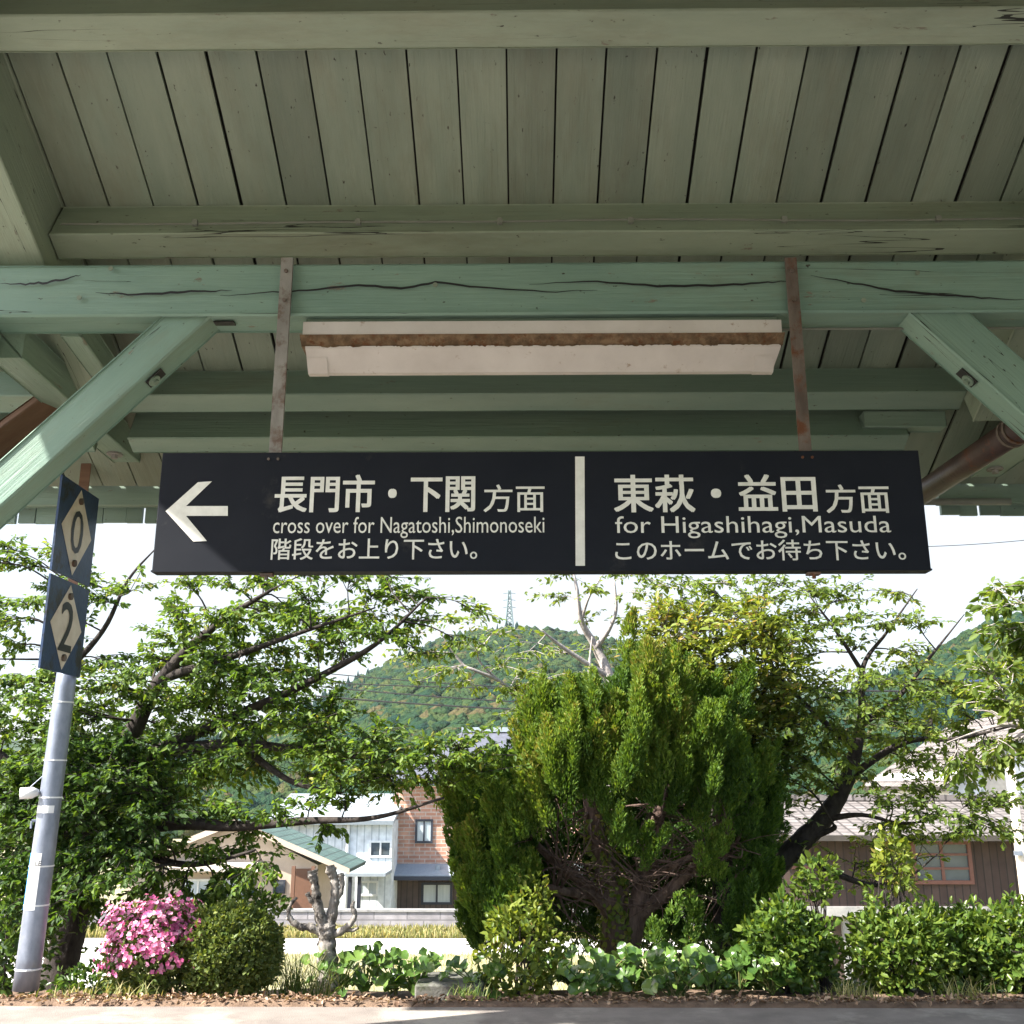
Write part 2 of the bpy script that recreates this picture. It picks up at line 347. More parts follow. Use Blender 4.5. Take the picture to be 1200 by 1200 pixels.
def np_mesh(name, V, F, tint, mat, parent=None, smooth=False, origin=(0, 0, 0), nper=4):
    """fast mesh from arrays, all faces with nper corners"""
    base = np.array(world_loc(parent) if parent is not None else origin, dtype=np.float64)
    V = (np.asarray(V, dtype=np.float64) - base).astype(np.float32); F = np.asarray(F, dtype=np.int32)
    me = bpy.data.meshes.new(name)
    me.vertices.add(len(V)); me.vertices.foreach_set('co', V.ravel())
    nf = len(F); me.loops.add(nf * nper); me.loops.foreach_set('vertex_index', F.ravel())
    me.polygons.add(nf); me.polygons.foreach_set('loop_start', np.arange(0, nf * nper, nper, dtype=np.int32))
    me.update(calc_edges=True)
    a = me.attributes.new('tint', 'FLOAT', 'FACE'); a.data.foreach_set('value', np.asarray(tint, dtype=np.float32))
    me.materials.append(mat)
    if smooth: me.shade_smooth()
    o = bpy.data.objects.new(name, me); COL.objects.link(o)
    if parent is not None: o.parent = parent
    else: o.location = tuple(base)
    return o
def unit(a): return a / np.maximum(np.linalg.norm(a, axis=1, keepdims=True), 1e-9)
def leaf_arrays(P, D, Nn, Ln, Wd, tint, fold=.18, droop=.12):
    P = np.asarray(P, float); D = unit(np.asarray(D, float)); Nn = np.asarray(Nn, float)
    S = unit(np.cross(D, Nn)); Nn = np.cross(S, D)
    Ln = np.asarray(Ln)[:, None]; Wd = np.asarray(Wd)[:, None]
    v0 = P; tip = P + D * Ln - Nn * Ln * droop
    a1 = P + D * Ln * .32 + S * Wd * .46 + Nn * Wd * fold; a2 = P + D * Ln * .68 + S * Wd * .40 + Nn * Wd * fold - Nn * Ln * droop * .4
    b1 = P + D * Ln * .32 - S * Wd * .46 + Nn * Wd * fold; b2 = P + D * Ln * .68 - S * Wd * .40 + Nn * Wd * fold - Nn * Ln * droop * .4
    V = np.stack([v0, a1, a2, tip, b2, b1], 1).reshape(-1, 3)
    k = np.arange(len(P))[:, None] * 6
    F = np.concatenate([k + np.array([[0, 1, 2, 3]]), k + np.array([[0, 3, 4, 5]])], 1).reshape(-1, 4)
    return V, F, np.repeat(tint, 2)
def leaves(name, P, D, Nn, Ln, Wd, tint, mat, parent, fold=.18, droop=.12, origin=(0, 0, 0)):
    V, F, t = leaf_arrays(P, D, Nn, Ln, Wd, tint, fold, droop)
    return np_mesh(name, V, F, t, mat, parent, origin=origin)

def smooth_path(pts, n=6):
    """Catmull-Rom through (x,y,z,r) points"""
    P = [np.array(p, float) for p in pts]
    P = [2 * P[0] - P[1]] + P + [2 * P[-1] - P[-2]]
    out = []
    for i in range(1, len(P) - 2):
        for k in range(n):
            t = k / n
            out.append(.5 * ((2 * P[i]) + (-P[i - 1] + P[i + 1]) * t + (2 * P[i - 1] - 5 * P[i] + 4 * P[i + 1] - P[i + 2]) * t * t + (-P[i - 1] + 3 * P[i] - 3 * P[i + 1] + P[i + 2]) * t ** 3))
    out.append(P[-2]); out = np.array(out); out[:, 3] = np.maximum(out[:, 3], .002)
    return out
def in_poly(x, y, poly):
    c = False; j = len(poly) - 1
    for i in range(len(poly)):
        xi, yi = poly[i]; xj, yj = poly[j]
        if (yi > y) != (yj > y) and x < (xj - xi) * (y - yi) / (yj - yi) + xi: c = not c
        j = i
    return c
def scatter(poly, spacing, tries=4000, seed=0):
    r = random.Random(seed); xs = [p[0] for p in poly]; ys = [p[1] for p in poly]; out = []
    for _ in range(tries):
        x = r.uniform(min(xs), max(xs)); y = r.uniform(min(ys), max(ys))
        if in_poly(x, y, poly) and all((x - a) ** 2 + ((y - b) * 1.5) ** 2 > spacing ** 2 for a, b in out): out.append((x, y))
    return out

# ================================================================== THE SETTING
def sheet(name, xs, ys, zf, mat, kind='structure'):
    V = [(x, y, zf(x, y)) for y in ys for x in xs]; nx = len(xs)
    F = [(j * nx + i, j * nx + i + 1, (j + 1) * nx + i + 1, (j + 1) * nx + i) for j in range(len(ys) - 1) for i in range(nx - 1)]
    o = np_mesh(name, V, F, np.zeros(len(F)), mat); o['kind'] = kind
    return o
def gnd(x, y):
    z = gz(y)
    if y < -3.5: z = -1.15
    return z + (0.05 * noise.noise(Vector((x * .3, y * .3, 0))) if 6.5 < y < 200 else 0) - .02
sheet('ground', [-1500, -600, -200, -80, -40, -25] + [x * .8 for x in range(-25, 26)] + [25, 40, 80, 200, 600, 1500],
      [-1500, -300, -60, -20, -8, -3.6, -3.4, 0, 4, 5.4, BED] + [5.8, 6.0, 6.2, 6.4, 6.6, 6.9, 7.2, 7.5, 7.9] + [7.9 + i * .46 for i in range(1, 11)] + [14, 16, 18, 20, 22, 24, 26, 28, 30, 32, 33.2, 34, 40, 60, 120, 300, 900, 3000], gnd, M['ground'])
o = MB().box((-45, -3.3, -1.1), (45, 5.46, 0.0)).build('platform', M['asphalt']); o['kind'] = 'structure'
o = MB().box((-45, -3.42, -1.1), (45, -3.302, .012)).build('platform_kerb', M['concrete']); o['kind'] = 'structure'
o = MB().box((-60, -8.2, -1.12), (60, -3.9, -1.0)).build('track_ballast', M['ballast']); o['kind'] = 'structure'
o = MB().box((-400, -290, -1.16), (400, -8.4, -1.09)).build('bounce_blocker', M['bounce_blocker']); o['kind'] = 'structure'  # unseen dark sheet added behind the track to cut bounce onto the beam fronts
# planting bed along the back of the platform
xs = np.arange(-9, 9.01, .12); ys = np.concatenate([[5.44, 5.5, 5.58], np.arange(5.65, 8.31, .12)])
def bedz(x, y):
    k = min(1, max(0, (y - 5.44) / .25))
    return (gz(y) + .012 - (0.03 if y < 5.45 else 0)) + k * (.0 + .018 * noise.noise(Vector((x * 2.2, y * 3, 4))) + .008 * noise.noise(Vector((x * 9, y * 9, 1))))
sheet('planting_bed', list(xs), list(ys), bedz, M['soil'])
o = MB().box((-60, 28.8, -3.3), (60, 31.2, -3.165)).build('lot_pavement', M['lot']); o['kind'] = 'structure'
o = MB().box((-60, 20.5, -3.3), (-9.3, 28.7, -3.163)).build('parking_pavement', M['lot']); o['kind'] = 'structure'

# litter along the platform edge
n = 3000
lx = rng.uniform(-4.5, 4.5, n); ly = 5.47 + np.abs(rng.normal(0, .17, n)); ly = np.minimum(ly, 6.7)
lz = np.array([bedz(a, b) for a, b in zip(lx, ly)]) + .012
D = np.stack([rng.normal(size=n), rng.normal(size=n), rng.normal(0, .35, n)], 1)
Nn = np.stack([rng.normal(0, .5, n), rng.normal(0, .5, n), np.ones(n)], 1)
o = leaves('fallen_leaves', np.stack([lx, ly, lz], 1), D, Nn, rng.uniform(.015, .045, n), rng.uniform(.01, .022, n), rng.uniform(0, 1, n), M['litter'], None, fold=.35)
tag(o, 'dry brown fallen leaves along the edge of the platform', 'leaf litter', kind='stuff')

# hills
def profile(pts, x):
    xs = [p[0] for p in pts]; ys = [p[1] for p in pts]
    return float(np.interp(x, xs, ys))
MAIN = [(-300, 960), (150, 900), (330, 856), (385, 824), (440, 792), (500, 763), (540, 748), (600, 742), (660, 746), (720, 758), (780, 780), (860, 806), (940, 838), (1020, 856), (1200, 872), (1600, 900)]
RIGHT = [(760, 905), (860, 880), (960, 840), (1040, 800), (1100, 768), (1150, 742), (1200, 724), (1300, 690), (1500, 650), (1700, 640), (2000, 700)]
FAR = [(-700, 880), (-200, 858), (0, 868), (60, 866), (200, 856), (400, 870), (560, 800), (660, 760), (700, 750), (760, 750), (830, 772), (900, 800), (990, 815), (1080, 832), (1300, 835), (1900, 860)]
def hill_pts(prof, Y0, Yr, pxs, rows=26, back=.35):
    """ground points of one hill: rises from Y0 to its ridge at Yr and falls behind"""
    V = []
    for j in range(rows + 8):
        for px in pxs:
            if j <= rows:
                t = j / rows; Y = Y0 + (Yr - Y0) * t; k = t ** .9
            else:
                t = (j - rows) / 8; Y = Yr + (Yr - Y0) * back * t; k = 1 - .6 * t
            top = at(px, profile(prof, px), Yr)
            x = top.x * Y / Yr
            z = -5.3 + (top.z + 5.3) * k
            z += (Yr * .012) * k * noise.noise(Vector((x / Yr * 18, Y / Yr * 18, 3))) * min(1, (rows - j) / 6 if j <= rows else 0)
            V.append((x, Y, z))
    return V, rows + 8
def hill(name, prof, Y0, Yr, pxs, mat):
    V, nr = hill_pts(prof, Y0, Yr, pxs); nx = len(pxs)
    F = [(j * nx + i, j * nx + i + 1, (j + 1) * nx + i + 1, (j + 1) * nx + i) for j in range(nr - 1) for i in range(nx - 1)]
    o = np_mesh(name, V, F, np.zeros(len(F)), mat, smooth=True); o['kind'] = 'structure'
    return np.array(V).reshape(nr, nx, 3)
M['hill'] = rough_mat('forest_floor', (.02, .04, .015), (.05, .08, .025), scale=.05, rough=1, bump=.3, fine=1)
M['hill_far'] = rough_mat('far_forest', (.015, .035, .018), (.035, .06, .026), scale=.03, rough=1, bump=1.0, fine=.12)
pxs = list(np.linspace(-300, 1600, 96))
GM = hill('hill', MAIN, 130, 430, pxs, M['hill'])
GR = hill('hill', RIGHT, 90, 240, list(np.linspace(760, 2000, 70)), M['hill'])
hill('hill', FAR, 700, 1500, list(np.linspace(-700, 1900, 120)), M['hill_far'])

M['wood_far'] = leaf_mat('far_crowns', [(0, (.005, .019, .017)), (.35, (.009, .030, .019)), (.7, (.022, .046, .016)), (.92, (.045, .062, .019)), (1, (.068, .058, .027))], trans=.0, rough=.9, spec=.1)
nn_ = M['wood_far'].node_tree; pr_ = [q for q in nn_.nodes if q.type == 'BSDF_PRINCIPLED'][0]
tcf = nn_.nodes.new('ShaderNodeTexCoord'); nf_ = nn_.nodes.new('ShaderNodeTexNoise'); nf_.inputs['Scale'].default_value = .9; nf_.inputs['Detail'].default_value = 4
bf_ = nn_.nodes.new('ShaderNodeBump'); bf_.inputs['Strength'].default_value = 1.0; bf_.inputs['Distance'].default_value = 1.6
nn_.links.new(tcf.outputs['Object'], nf_.inputs['Vector']); nn_.links.new(nf_.outputs['Fac'], bf_.inputs['Height']); nn_.links.new(bf_.outputs[0], pr_.inputs['Normal'])
def ico():
    bm = bmesh.new(); bmesh.ops.create_icosphere(bm, subdivisions=1, radius=1)
    v = np.array([x.co[:] for x in bm.verts]); f = np.array([[q.index for q in p.verts] for p in bm.faces]); bm.free(); return v, f
IV, IF = ico()
def crown_mass(name, G, n, size, label, conifer, pxlim=None, seed=1):
    """a far wood that reads as one mass: lumpy crowns of many faces set over the slope"""
    r = np.random.default_rng(seed); nr, nx, _ = G.shape
    j = r.uniform(0, nr - 7.6, n); i = r.uniform(0, nx - 1.01, n)
    if pxlim: i = r.uniform(pxlim[0] * (nx - 1), pxlim[1] * (nx - 1) - .01, n)
    j0 = j.astype(int); i0 = i.astype(int); fj = (j - j0)[:, None]; fi = (i - i0)[:, None]
    P = (G[j0, i0] * (1 - fi) + G[j0, i0 + 1] * fi) * (1 - fj) + (G[j0 + 1, i0] * (1 - fi) + G[j0 + 1, i0 + 1] * fi) * fj
    con = np.array([conifer(a, b) for a, b in zip(i / (nx - 1), j / nr)])
    s = size * r.uniform(.6, 1.35, n)
    V = np.repeat(IV[None], n, 0) * (1 + .24 * r.normal(size=(n, len(IV), 1)))
    z = V[:, :, 2:3]
    tall = np.where(con, 1.9, .85)[:, None, None]; shrink = np.where(con[:, None, None], np.clip(.75 - .45 * z, .12, 1.2), 1.0)
    V = np.concatenate([V[:, :, :2] * shrink * np.where(con, .72, 1.0)[:, None, None], z * tall], 2) * s[:, None, None] + P[:, None, :] + np.array([0, 0, 1])[None, None] * (s * .55)[:, None, None]
    F = IF[None] + (np.arange(n) * len(IV))[:, None, None]
    base = np.where(con, r.uniform(.02, .34, n), np.clip(r.normal(.66, .17, n), .3, 1))
    t = np.clip(np.repeat(base, len(IF)) + r.normal(0, .09, n * len(IF)), 0, 1)
    o = np_mesh(name, V.reshape(-1, 3), F.reshape(-1, 3), t, M['wood_far'], nper=3)
    return tag(o, label, 'forest', kind='stuff')
def main_con(u, v):
    px = -300 + 1900 * u
    return noise.noise(Vector((px / 70, v * 6, 2))) + (560 - px) / 170 - (1 - v) * .9 + (v - .86) * 3 > random.gauss(0.05, .22)
def right_con(u, v): return noise.noise(Vector((u * 9, v * 5, 8))) > .32
crown_mass('forest', GM, 22000, 1.95, 'dark conifers and pale broadleaf trees covering the rounded hill', main_con, (.25, .9), 1)
crown_mass('forest', GR, 9000, 1.35, 'yellow green woodland on the nearer hill at the right', right_con, (.05, .6), 2)

# ================================================================== STATION CANOPY
SL = math.atan(.5)
EAVE = at(600, 600, 6.25); RIDGE_Y = 2.6; NEAR_Y = -0.25
def ceil_z(y): return EAVE.z - .5 * (y - EAVE.y) if y >= RIDGE_Y else EAVE.z - .5 * (2 * RIDGE_Y - y - EAVE.y)
XL, XR = -3.46, 8.0
DS = Vector((0, math.cos(SL), -math.sin(SL))); NS = Vector((0, math.sin(SL), math.cos(SL)))   # down the slope, out of the roof
can = thing('station_canopy', (0, 4.2, 0), 'old timber platform canopy painted pale green with boarded ceiling and knee braces', 'canopy')
# ceiling boards (both slopes)
mb = MB()
PX0 = -0.062 - 0.0
x = PX0 - .21 * 17
while x < XR:
    g = random.choice((.008, .009, .011, .013, .018))
    x0 = max(x + g / 2, XL); x1 = min(x + .21 - g / 2, XR)
    sk = random.uniform(-.0025, .0025)
    for y0, y1 in ((RIDGE_Y + .01, 6.03), (RIDGE_Y - .01, NEAR_Y)):
        dz = random.uniform(0, .004)
        q = [(x0, y0, ceil_z(y0) + dz), (x1, y0, ceil_z(y0) + dz), (x1 + sk, y1, ceil_z(y1) + dz), (x0 + sk, y1, ceil_z(y1) + dz)]
        top = [(a, b, c + .018) for a, b, c in q]
        mb.add(q + top, [(3, 2, 1, 0), (4, 5, 6, 7), (0, 1, 5, 4), (1, 2, 6, 5), (2, 3, 7, 6), (3, 0, 4, 7)])
    x += .21
# boards get their own grain direction: local X along the slope
cb = mb.build('ceiling_boards', M['paint_board'], can)
bb = cb.data; base = world_loc(can)
rot = Matrix((DS, DS.cross(NS) * -1, NS)).transposed().to_4x4() if False else Matrix(((0, DS.y, DS.z), (-1, 0, 0), (0, NS.y, NS.z))).transposed().to_4x4()
bb.transform(rot.inverted()); cb.matrix_basis = rot
# roof covering above
mb = MB()
mb.prism([(RIDGE_Y, ceil_z(RIDGE_Y) + .055), (6.07, ceil_z(6.07) + .055), (6.07, ceil_z(6.07) + .075), (RIDGE_Y, ceil_z(RIDGE_Y) + .075), (NEAR_Y - .05, ceil_z(NEAR_Y - .05) + .075), (NEAR_Y - .05, ceil_z(NEAR_Y - .05) + .055)], XL, XR)
mb.build('roof_deck', M['deck'], can)
mb = MB()
k = 0
xx = XL - .05
while xx < XR + .05:
    for sgn in (1, -1):
        pts = []
        for y in ((RIDGE_Y, 6.12) if sgn > 0 else (RIDGE_Y, NEAR_Y - .1)):
            pts.append((xx, y, ceil_z(y) + .11))
        mb.tube(pts, .055, 7)
    xx += .21
mb.box((XL - .05, RIDGE_Y - .12, ceil_z(RIDGE_Y) + .08), (XR + .05, RIDGE_Y + .12, ceil_z(RIDGE_Y) + .26))
mb.build('roof', M['tile'], can)

def perp_point(px, py, h):
    """point on the sight line of (px,py) that lies h below the ceiling, measured square to the slope"""
    x, y, z = ray(px, py)
    # (EYE+z k) - (EAVE.z -.5 (y k - EAVE.y)) = -h/cos
    k = (EAVE.z + .5 * EAVE.y - EYE - h / math.cos(SL)) / (z + .5 * y)
    return Vector((x * k, y * k, EYE + z * k))
def purlin(py_back, w, h, x0, x1, mat, name='purlin'):
    p = perp_point(600, py_back, h)            # back bottom edge
    c = p - DS * (w / 2) + NS * (h / 2)
    o = timber(name, (x0, c.y, c.z), (x1, c.y, c.z), w, h, mat, can, up=NS)
    return o, p
RX0, RX1 = -2.17, 2.36
_, p1 = purlin(58, .15, .20, XL, XR, M['paint_bounce'])
o2, p2 = purlin(302, .14, .235, RX0 + .002, RX1, M['paint_bounce'])
purlin(302, .14, .235, XL, RX0 - .222, M['paint_bounce']); purlin(302, .14, .235, RX1 + .222, XR, M['paint_bounce'])
_, p3 = purlin(483, .135, .20, RX0 + .002, RX1, M['paint'])
purlin(483, .135, .20, XL, RX0 - .222, M['paint']); purlin(483, .135, .20, RX1 + .222, XR, M['paint'])
_, p4 = purlin(530, .12, .27, RX0 + .002, RX1 - .25, M['paint'])
purlin(529, .12, .25, XL, RX0 - .222, M['paint']); purlin(529, .12, .25, RX1 + .45, XR, M['paint'])
# spare block ends near the right of the eave purlin
for (x0, x1, y0, y1, Y) in ((1012, 1110, 481, 500, 5.28), (985, 1062, 508, 522, 5.5)):
    a = at(x0, y0, Y); b = at(x1, y1, Y)
    timber('packing_board', (a.x, Y + .05, (a.z + b.z) / 2), (b.x, Y + .05, (a.z + b.z) / 2), .1, abs(a.z - b.z), M['paint'], can)
# near slope purlins
for yy in (1.7, .8, -.1):
    timber('purlin', (XL, yy, ceil_z(yy) - .12), (XR, yy, ceil_z(yy) - .12), .13, .2, M['paint'], can, up=(0, -.447, .894))
timber('ridge_beam', (XL, RIDGE_Y, ceil_z(RIDGE_Y) - .2), (XR, RIDGE_Y, ceil_z(RIDGE_Y) - .2), .16, .26, M['paint'], can)
# principal rafters, over the cross beam
def rafter(xa, xb):
    h = .366; ya, yb = RIDGE_Y + .05, 5.25
    c0 = Vector(((xa + xb) / 2, ya, ceil_z(ya))) - NS * (h / 2); c1 = Vector(((xa + xb) / 2, yb, ceil_z(yb))) - NS * (h / 2)
    timber('rafter', c0, c1, abs(xb - xa), h, M['paint_bounce'], can, up=NS)
    timber('rafter', (c0.x, 2 * RIDGE_Y - c0.y, c0.z), (c1.x, -.1, ceil_z(-.1) - h * .56), abs(xb - xa), h, M['paint_bounce'], can, up=(0, -NS.y, NS.z))
for a, b in ((RX0 - .22, RX0), (RX1, RX1 + .22), (RX1 + 4.3, RX1 + 4.52)): rafter(a, b)
# arms that carry the eave, each with a bolt in its underside
def arm(xa, xb, ye, zb):
    o = timber('eave_arm', ((xa + xb) / 2, 4.30, zb + .10), ((xa + xb) / 2, ye, zb + .075), xb - xa, .17, M['paint'], can)
    b = MB(); c = Vector(((xa + xb) / 2 - .01, ye - .16, zb - .012))
    b.tube([c + Vector((0, 0, .03)), c], .045, 14); b.tube([c, c - Vector((0, 0, .02))], .02, 6)
    sub(b, 'bolt', M['strap_grey'], o)
aL = at(150, 541, 5.78); aR = at(1150, 558, 5.85)
arm(-2.43, -2.27, 5.78, aL.z); arm(2.66, 2.83, 5.85, aR.z)
timber('eave_arm', (-2.06, 4.30, 3.09), (-2.12, 5.0, 3.06), .1, .13, M['paint'], can)
# cross beam
beam = timber('cross_beam', (XL, 4.195, 3.165), (XR, 4.195, 3.165), .19, .25, M['paint_beam'], can, bevel=.009, jit=.002, seg=60)
def crack(pts, mbx_):
    mbx = MB()
    """a drying check: a narrow wedge cut shown as a dark sliver on the beam's face"""
    q_ = []
    for (xa, ya), (xb, yb) in zip(pts[:-1], pts[1:]):
        for k_ in range(5): q_.append((xa + (xb - xa) * k_ / 5, ya + (yb - ya) * k_ / 5 + random.uniform(-.9, .9)))
    pts = q_ + [pts[-1]]
    n = len(pts); vs = []
    for i, (px, py) in enumerate(pts):
        p = at(px, py, 4.0965); w = .005 * math.sin(math.pi * (i + .3) / (n - .4)) + .0006
        vs += [(p.x, 4.0965, p.z + w), (p.x, 4.0965, p.z - w)]
    mbx.add(vs, [(2 * i, 2 * i + 2, 2 * i + 3, 2 * i + 1) for i in range(n - 1)]); sub(mbx, 'crack', M['black'], beam)
cm = MB()
crack([(0, 332), (30, 333), (55, 331), (80, 326), (95, 322)], cm)
crack([(112, 343), (150, 345), (200, 343), (240, 341), (272, 340)], cm)
crack([(258, 347), (310, 343), (360, 340), (420, 334), (470, 338), (510, 331), (560, 337), (640, 342), (700, 340)], cm)
crack([(620, 333), (700, 330), (770, 335), (850, 334), (900, 331), (925, 329)], cm)
crack([(950, 322), (1000, 332), (1050, 341), (1100, 345), (1150, 349), (1200, 351)], cm)
# knots
for px, py in ((93, 349), (130, 315), (510, 334), (1012, 352), (1075, 320)):
    p = at(px, py, 4.094); k = MB(); k.tube([p, p + Vector((0, -.004, 0))], .011, 10); sub(k, 'knot', M['paint_board'], beam)
# slot in the underside left of the strap
p = at(268, 380, 4.19); k = MB().box((p.x - .06, 4.16, 3.036), (p.x + .03, 4.20, 3.041)); sub(k, 'mortise', M['black'], beam)
# knee braces and the posts they spring from
def brace(top, low, w, name='knee_brace'):
    return timber(name, top, low, .150, w, M['paint_beam'], can, up=(0, 0, 1), bevel=.007)
pt = at(208, 368, 4.1); pl = at(-70, 624, 4.1)
b1 = brace((pt.x + .03 + .06, 4.197, pt.z + .066), (pl.x, 4.197, pl.z), .165)
pt2 = at(1106, 366, 4.1); pl2 = at(1390, 616, 4.1)
b2 = brace((pt2.x - .03 - .04, 4.197, pt2.z + .03 + .045), (pl2.x, 4.197, pl2.z), .20)
def brace_bolt(br, px, py, half):
    m = br.matrix_basis.to_3x3(); ax = m @ Vector((1, 0, 0)); zz = m @ Vector((0, 0, 1)); dn = -zz if zz.z > 0 else zz
    a0 = world_loc(can) + br.matrix_basis.translation; best = None
    for k in range(400):
        c = a0 + ax * (k / 400 * 2.4) + dn * half
        x, y, z = ray(px, py); q = Vector((x * c.y / y, c.y, EYE + z * c.y / y))
        if best is None or (q - c).length < best[0]: best = ((q - c).length, c)
    c = best[1]
    k = MB(); k.box((-.045, -.032, -.002), (.045, .032, .002)); o = k.build('bolt_recess', M['deck'], None); mm = Matrix((ax, dn.cross(ax), dn)).transposed().to_4x4(); mm.translation = c
    o.parent = br; o.matrix_basis = br.matrix_basis.inverted() @ (Matrix.Translation(-world_loc(can)) @ mm)
    k = MB(); k.tube([c + ax * .012 - dn * .002, c + ax * .012 + dn * .010], .028, 14); k.tube([c + ax * .012 + dn * .010, c + ax * .012 + dn * .022], .014, 6); sub(k, 'bolt', M['paint'], br)
brace_bolt(b1, 180, 441, .0825); brace_bolt(b2, 1136, 440, .10)
for xx in (pl.x - .02, pl2.x + .05, pl2.x + 4.6):
    pass
timber('post', (pl.x - .05, 4.195, 0), (pl.x - .05, 4.195, 3.04), .18, .18, M['paint'], can, up=(0, 1, 0))
timber('post', (pl2.x + .05, 4.195, 0), (pl2.x + .05, 4.195, 3.04), .18, .18, M['paint'], can, up=(0, 1, 0))
for xx in (pl.x - .05, pl2.x + .05, 6.4):
    timber('post', (xx, .9, 0), (xx, .9, 3.02), .18, .18, M['paint'], can, up=(0, 1, 0))
timber('post', (6.4, 4.195, 0), (6.4, 4.195, 3.04), .18, .18, M['paint'], can, up=(0, 1, 0))
timber('cross_beam', (XL, .9, 3.15), (XR, .9, 3.15), .19, .25, M['paint'], can)
# eave fascia and the row of short boards hung below it, in two lengths
za, zb_ = at(600, 562, 6.08).z, at(600, 591, 6.08).z
for x0, x1 in ((XL, at(560, 580, 6.08).x), (at(1101, 580, 6.08).x, XR)):
    timber('fascia', (x0, 6.12, (za + zb_) / 2), (x1, 6.12, (za + zb_) / 2), .07, za - zb_, M['paint'], can)
    mb = MB(); xx = x0 + .04
    while xx < x1 - .1:
        w = random.uniform(.10, .155)
        zt = at(600, 590, 6.2).z; zl = at(600, 612 if x0 < 0 else 606, 6.2).z + random.uniform(-.006, .006)
        mb.box((xx, 6.17 + random.uniform(0, .012), zl), (xx + w - random.choice((.004, .004, .006, .02)), 6.2, zt), random.random())
        xx += w
    mb.build('valance_boards', M['paint'], can)
# gutter and downpipes
g0 = at(1070, 588, 6.04); g1 = at(1184, 588, 6.04)
mb = MB(); mb.tube([(g0.x, 6.04, g0.z), (g1.x, 6.04, g1.z)], .022, 10); mb.build('gutter_bar', M['cable'], can, True)
mb = MB(); q0 = at(1062, 590, 5.9); q1 = at(1215, 488, 4.45); mb.tube([q0, q1], .066, 18)
gp = mb.build('downpipe', M['rust_pipe'], can, True)
mb = MB(); d = (q1 - q0).normalized(); c = q0 + (q1 - q0) * .84
for s in range(2): mb = MB(); mb.tube([c + d * (.0 + s * .05), c + d * (.018 + s * .05)], .075, 18); sub(mb, 'pipe_clamp', M['rust'], gp)
p_a = at(86, 452, 5.05); p_b = at(-40, 545, 4.55)
timber('brown_strut', p_a, p_b, .11, .125, M['brown_wood'], can)
# thin cable clipped along the purlin
cp = perp_point(600, 262, .17) - Vector((0, .02, 0))
pts = [(x, cp.y + .0, cp.z + .012 * noise.noise(Vector((x * .9, 1, 0)))) for x in np.linspace(RX0 + .05, RX1 - .05, 50)]
mb = MB(); mb.tube(pts, .005, 6); cbl = mb.build('cable', M['cable'], can)
for x in (-1.5, -.75, -.1, .5, 1.2, 1.9):
    mb = MB(); mb.box((x - .012, cp.y - .012, cp.z - .014), (x + .012, cp.y + .006, cp.z + .012)); sub(mb, 'cable_clip', M['cable'], cbl)

# ================================================================== HANGING SIGN
SY = 4.06
def text_mesh(body, bold=0.0):
    c = bpy.data.curves.new('lettering', 'FONT'); c.body = body; c.offset = bold; c.resolution_u = 3
    o = bpy.data.objects.new('lettering', c); COL.objects.link(o)
    bpy.context.view_layer.update()
    me = bpy.data.meshes.new_from_object(o.evaluated_get(bpy.context.evaluated_depsgraph_get()))
    v = np.array([q.co[:] for q in me.vertices]); f = [tuple(p.vertices) for p in me.polygons]
    bpy.data.objects.remove(o); bpy.data.curves.remove(c); bpy.data.meshes.remove(me)
    return v, f
def put_text(name, body, org, ux, uz, w, h, mat, parent, bold=0.0):
    """lettering whose bounding box has its lower left corner at org and spans w along ux, h along uz"""
    v, f = text_mesh(body, 0.0)
    lo = v.min(0); sz = v.max(0) - lo
    a = (v[:, 0] - lo[0]) / sz[0] * w; b = (v[:, 1] - lo[1]) / sz[1] * h
    org = np.array(org); P = org[None] + a[:, None] * np.array(ux)[None] + b[:, None] * np.array(uz)[None]
    m = MB(); out_ = -np.cross(np.array(uz), np.array(ux)) * -1
    nrm_ = np.cross(np.array(ux), np.array(uz)); b_ = abs(bold) * h
    offs = [(0, 0)] if bold <= 0 else [(-1, -.6), (1, -.6), (-1, .6), (1, .6), (0, 0)]
    for k_, (ox, oz) in enumerate(offs):
        m.add(P + (ox * b_ * np.array(ux) + oz * b_ * np.array(uz))[None] + nrm_[None] * (.00012 * k_), f)
    return m.build(name, mat, parent)
s_tl = at(189, 530.5, SY); s_br = at(1088, 668, SY)
s_l = (at(190, 531, SY).x + at(178, 670, SY).x) / 2; s_r = (at(1079, 529, SY).x + at(1089, 667, SY).x) / 2
sign = thing('direction_sign', ((s_l + s_r) / 2, SY + .03, s_br.z), 'long black hanging sign with white Japanese and English directions and a left arrow', 'sign')
mb = MB(); mb.box((s_l, SY, s_br.z), (s_r, SY + .07, s_tl.z)); panel = mb.build('panel', M['sign_black'], sign)
bv = panel.modifiers.new('bevel', 'BEVEL'); bv.width = .004; bv.segments = 2
mb = MB(); e = .012
for a, b in (((s_l - .003, SY - .002, s_br.z - .001), (s_r + .003, SY + .073, s_br.z + .006)),):
    mb.box(a, b)
mb.build('bottom_edge', M['sign_black'], sign)
FY = SY - .0022
def px_text(body, x0, x1, y0, y1, bold, name='lettering'):
    a = at(x0, y1, FY); b = at(x1, y0, FY); c = at(x0, y0, FY)
    return put_text(name, body, (at((x0), (y0 + y1) / 2, FY).x, FY, a.z), (1, 0, 0), (0, 0, 1), at(x1, (y0 + y1) / 2, FY).x - at(x0, (y0 + y1) / 2, FY).x, c.z - a.z, M['sign_white'], sign, bold)
px_text('長門市・下関', 323, 556, 557, 600, .020)
px_text('方面', 567, 638, 568, 600, .008)
px_text('cross over for Nagatoshi,Shimonoseki', 320, 638, 606, 631, .0)
px_text('階段をお上り下さい。', 318, 559, 631, 656, .010)
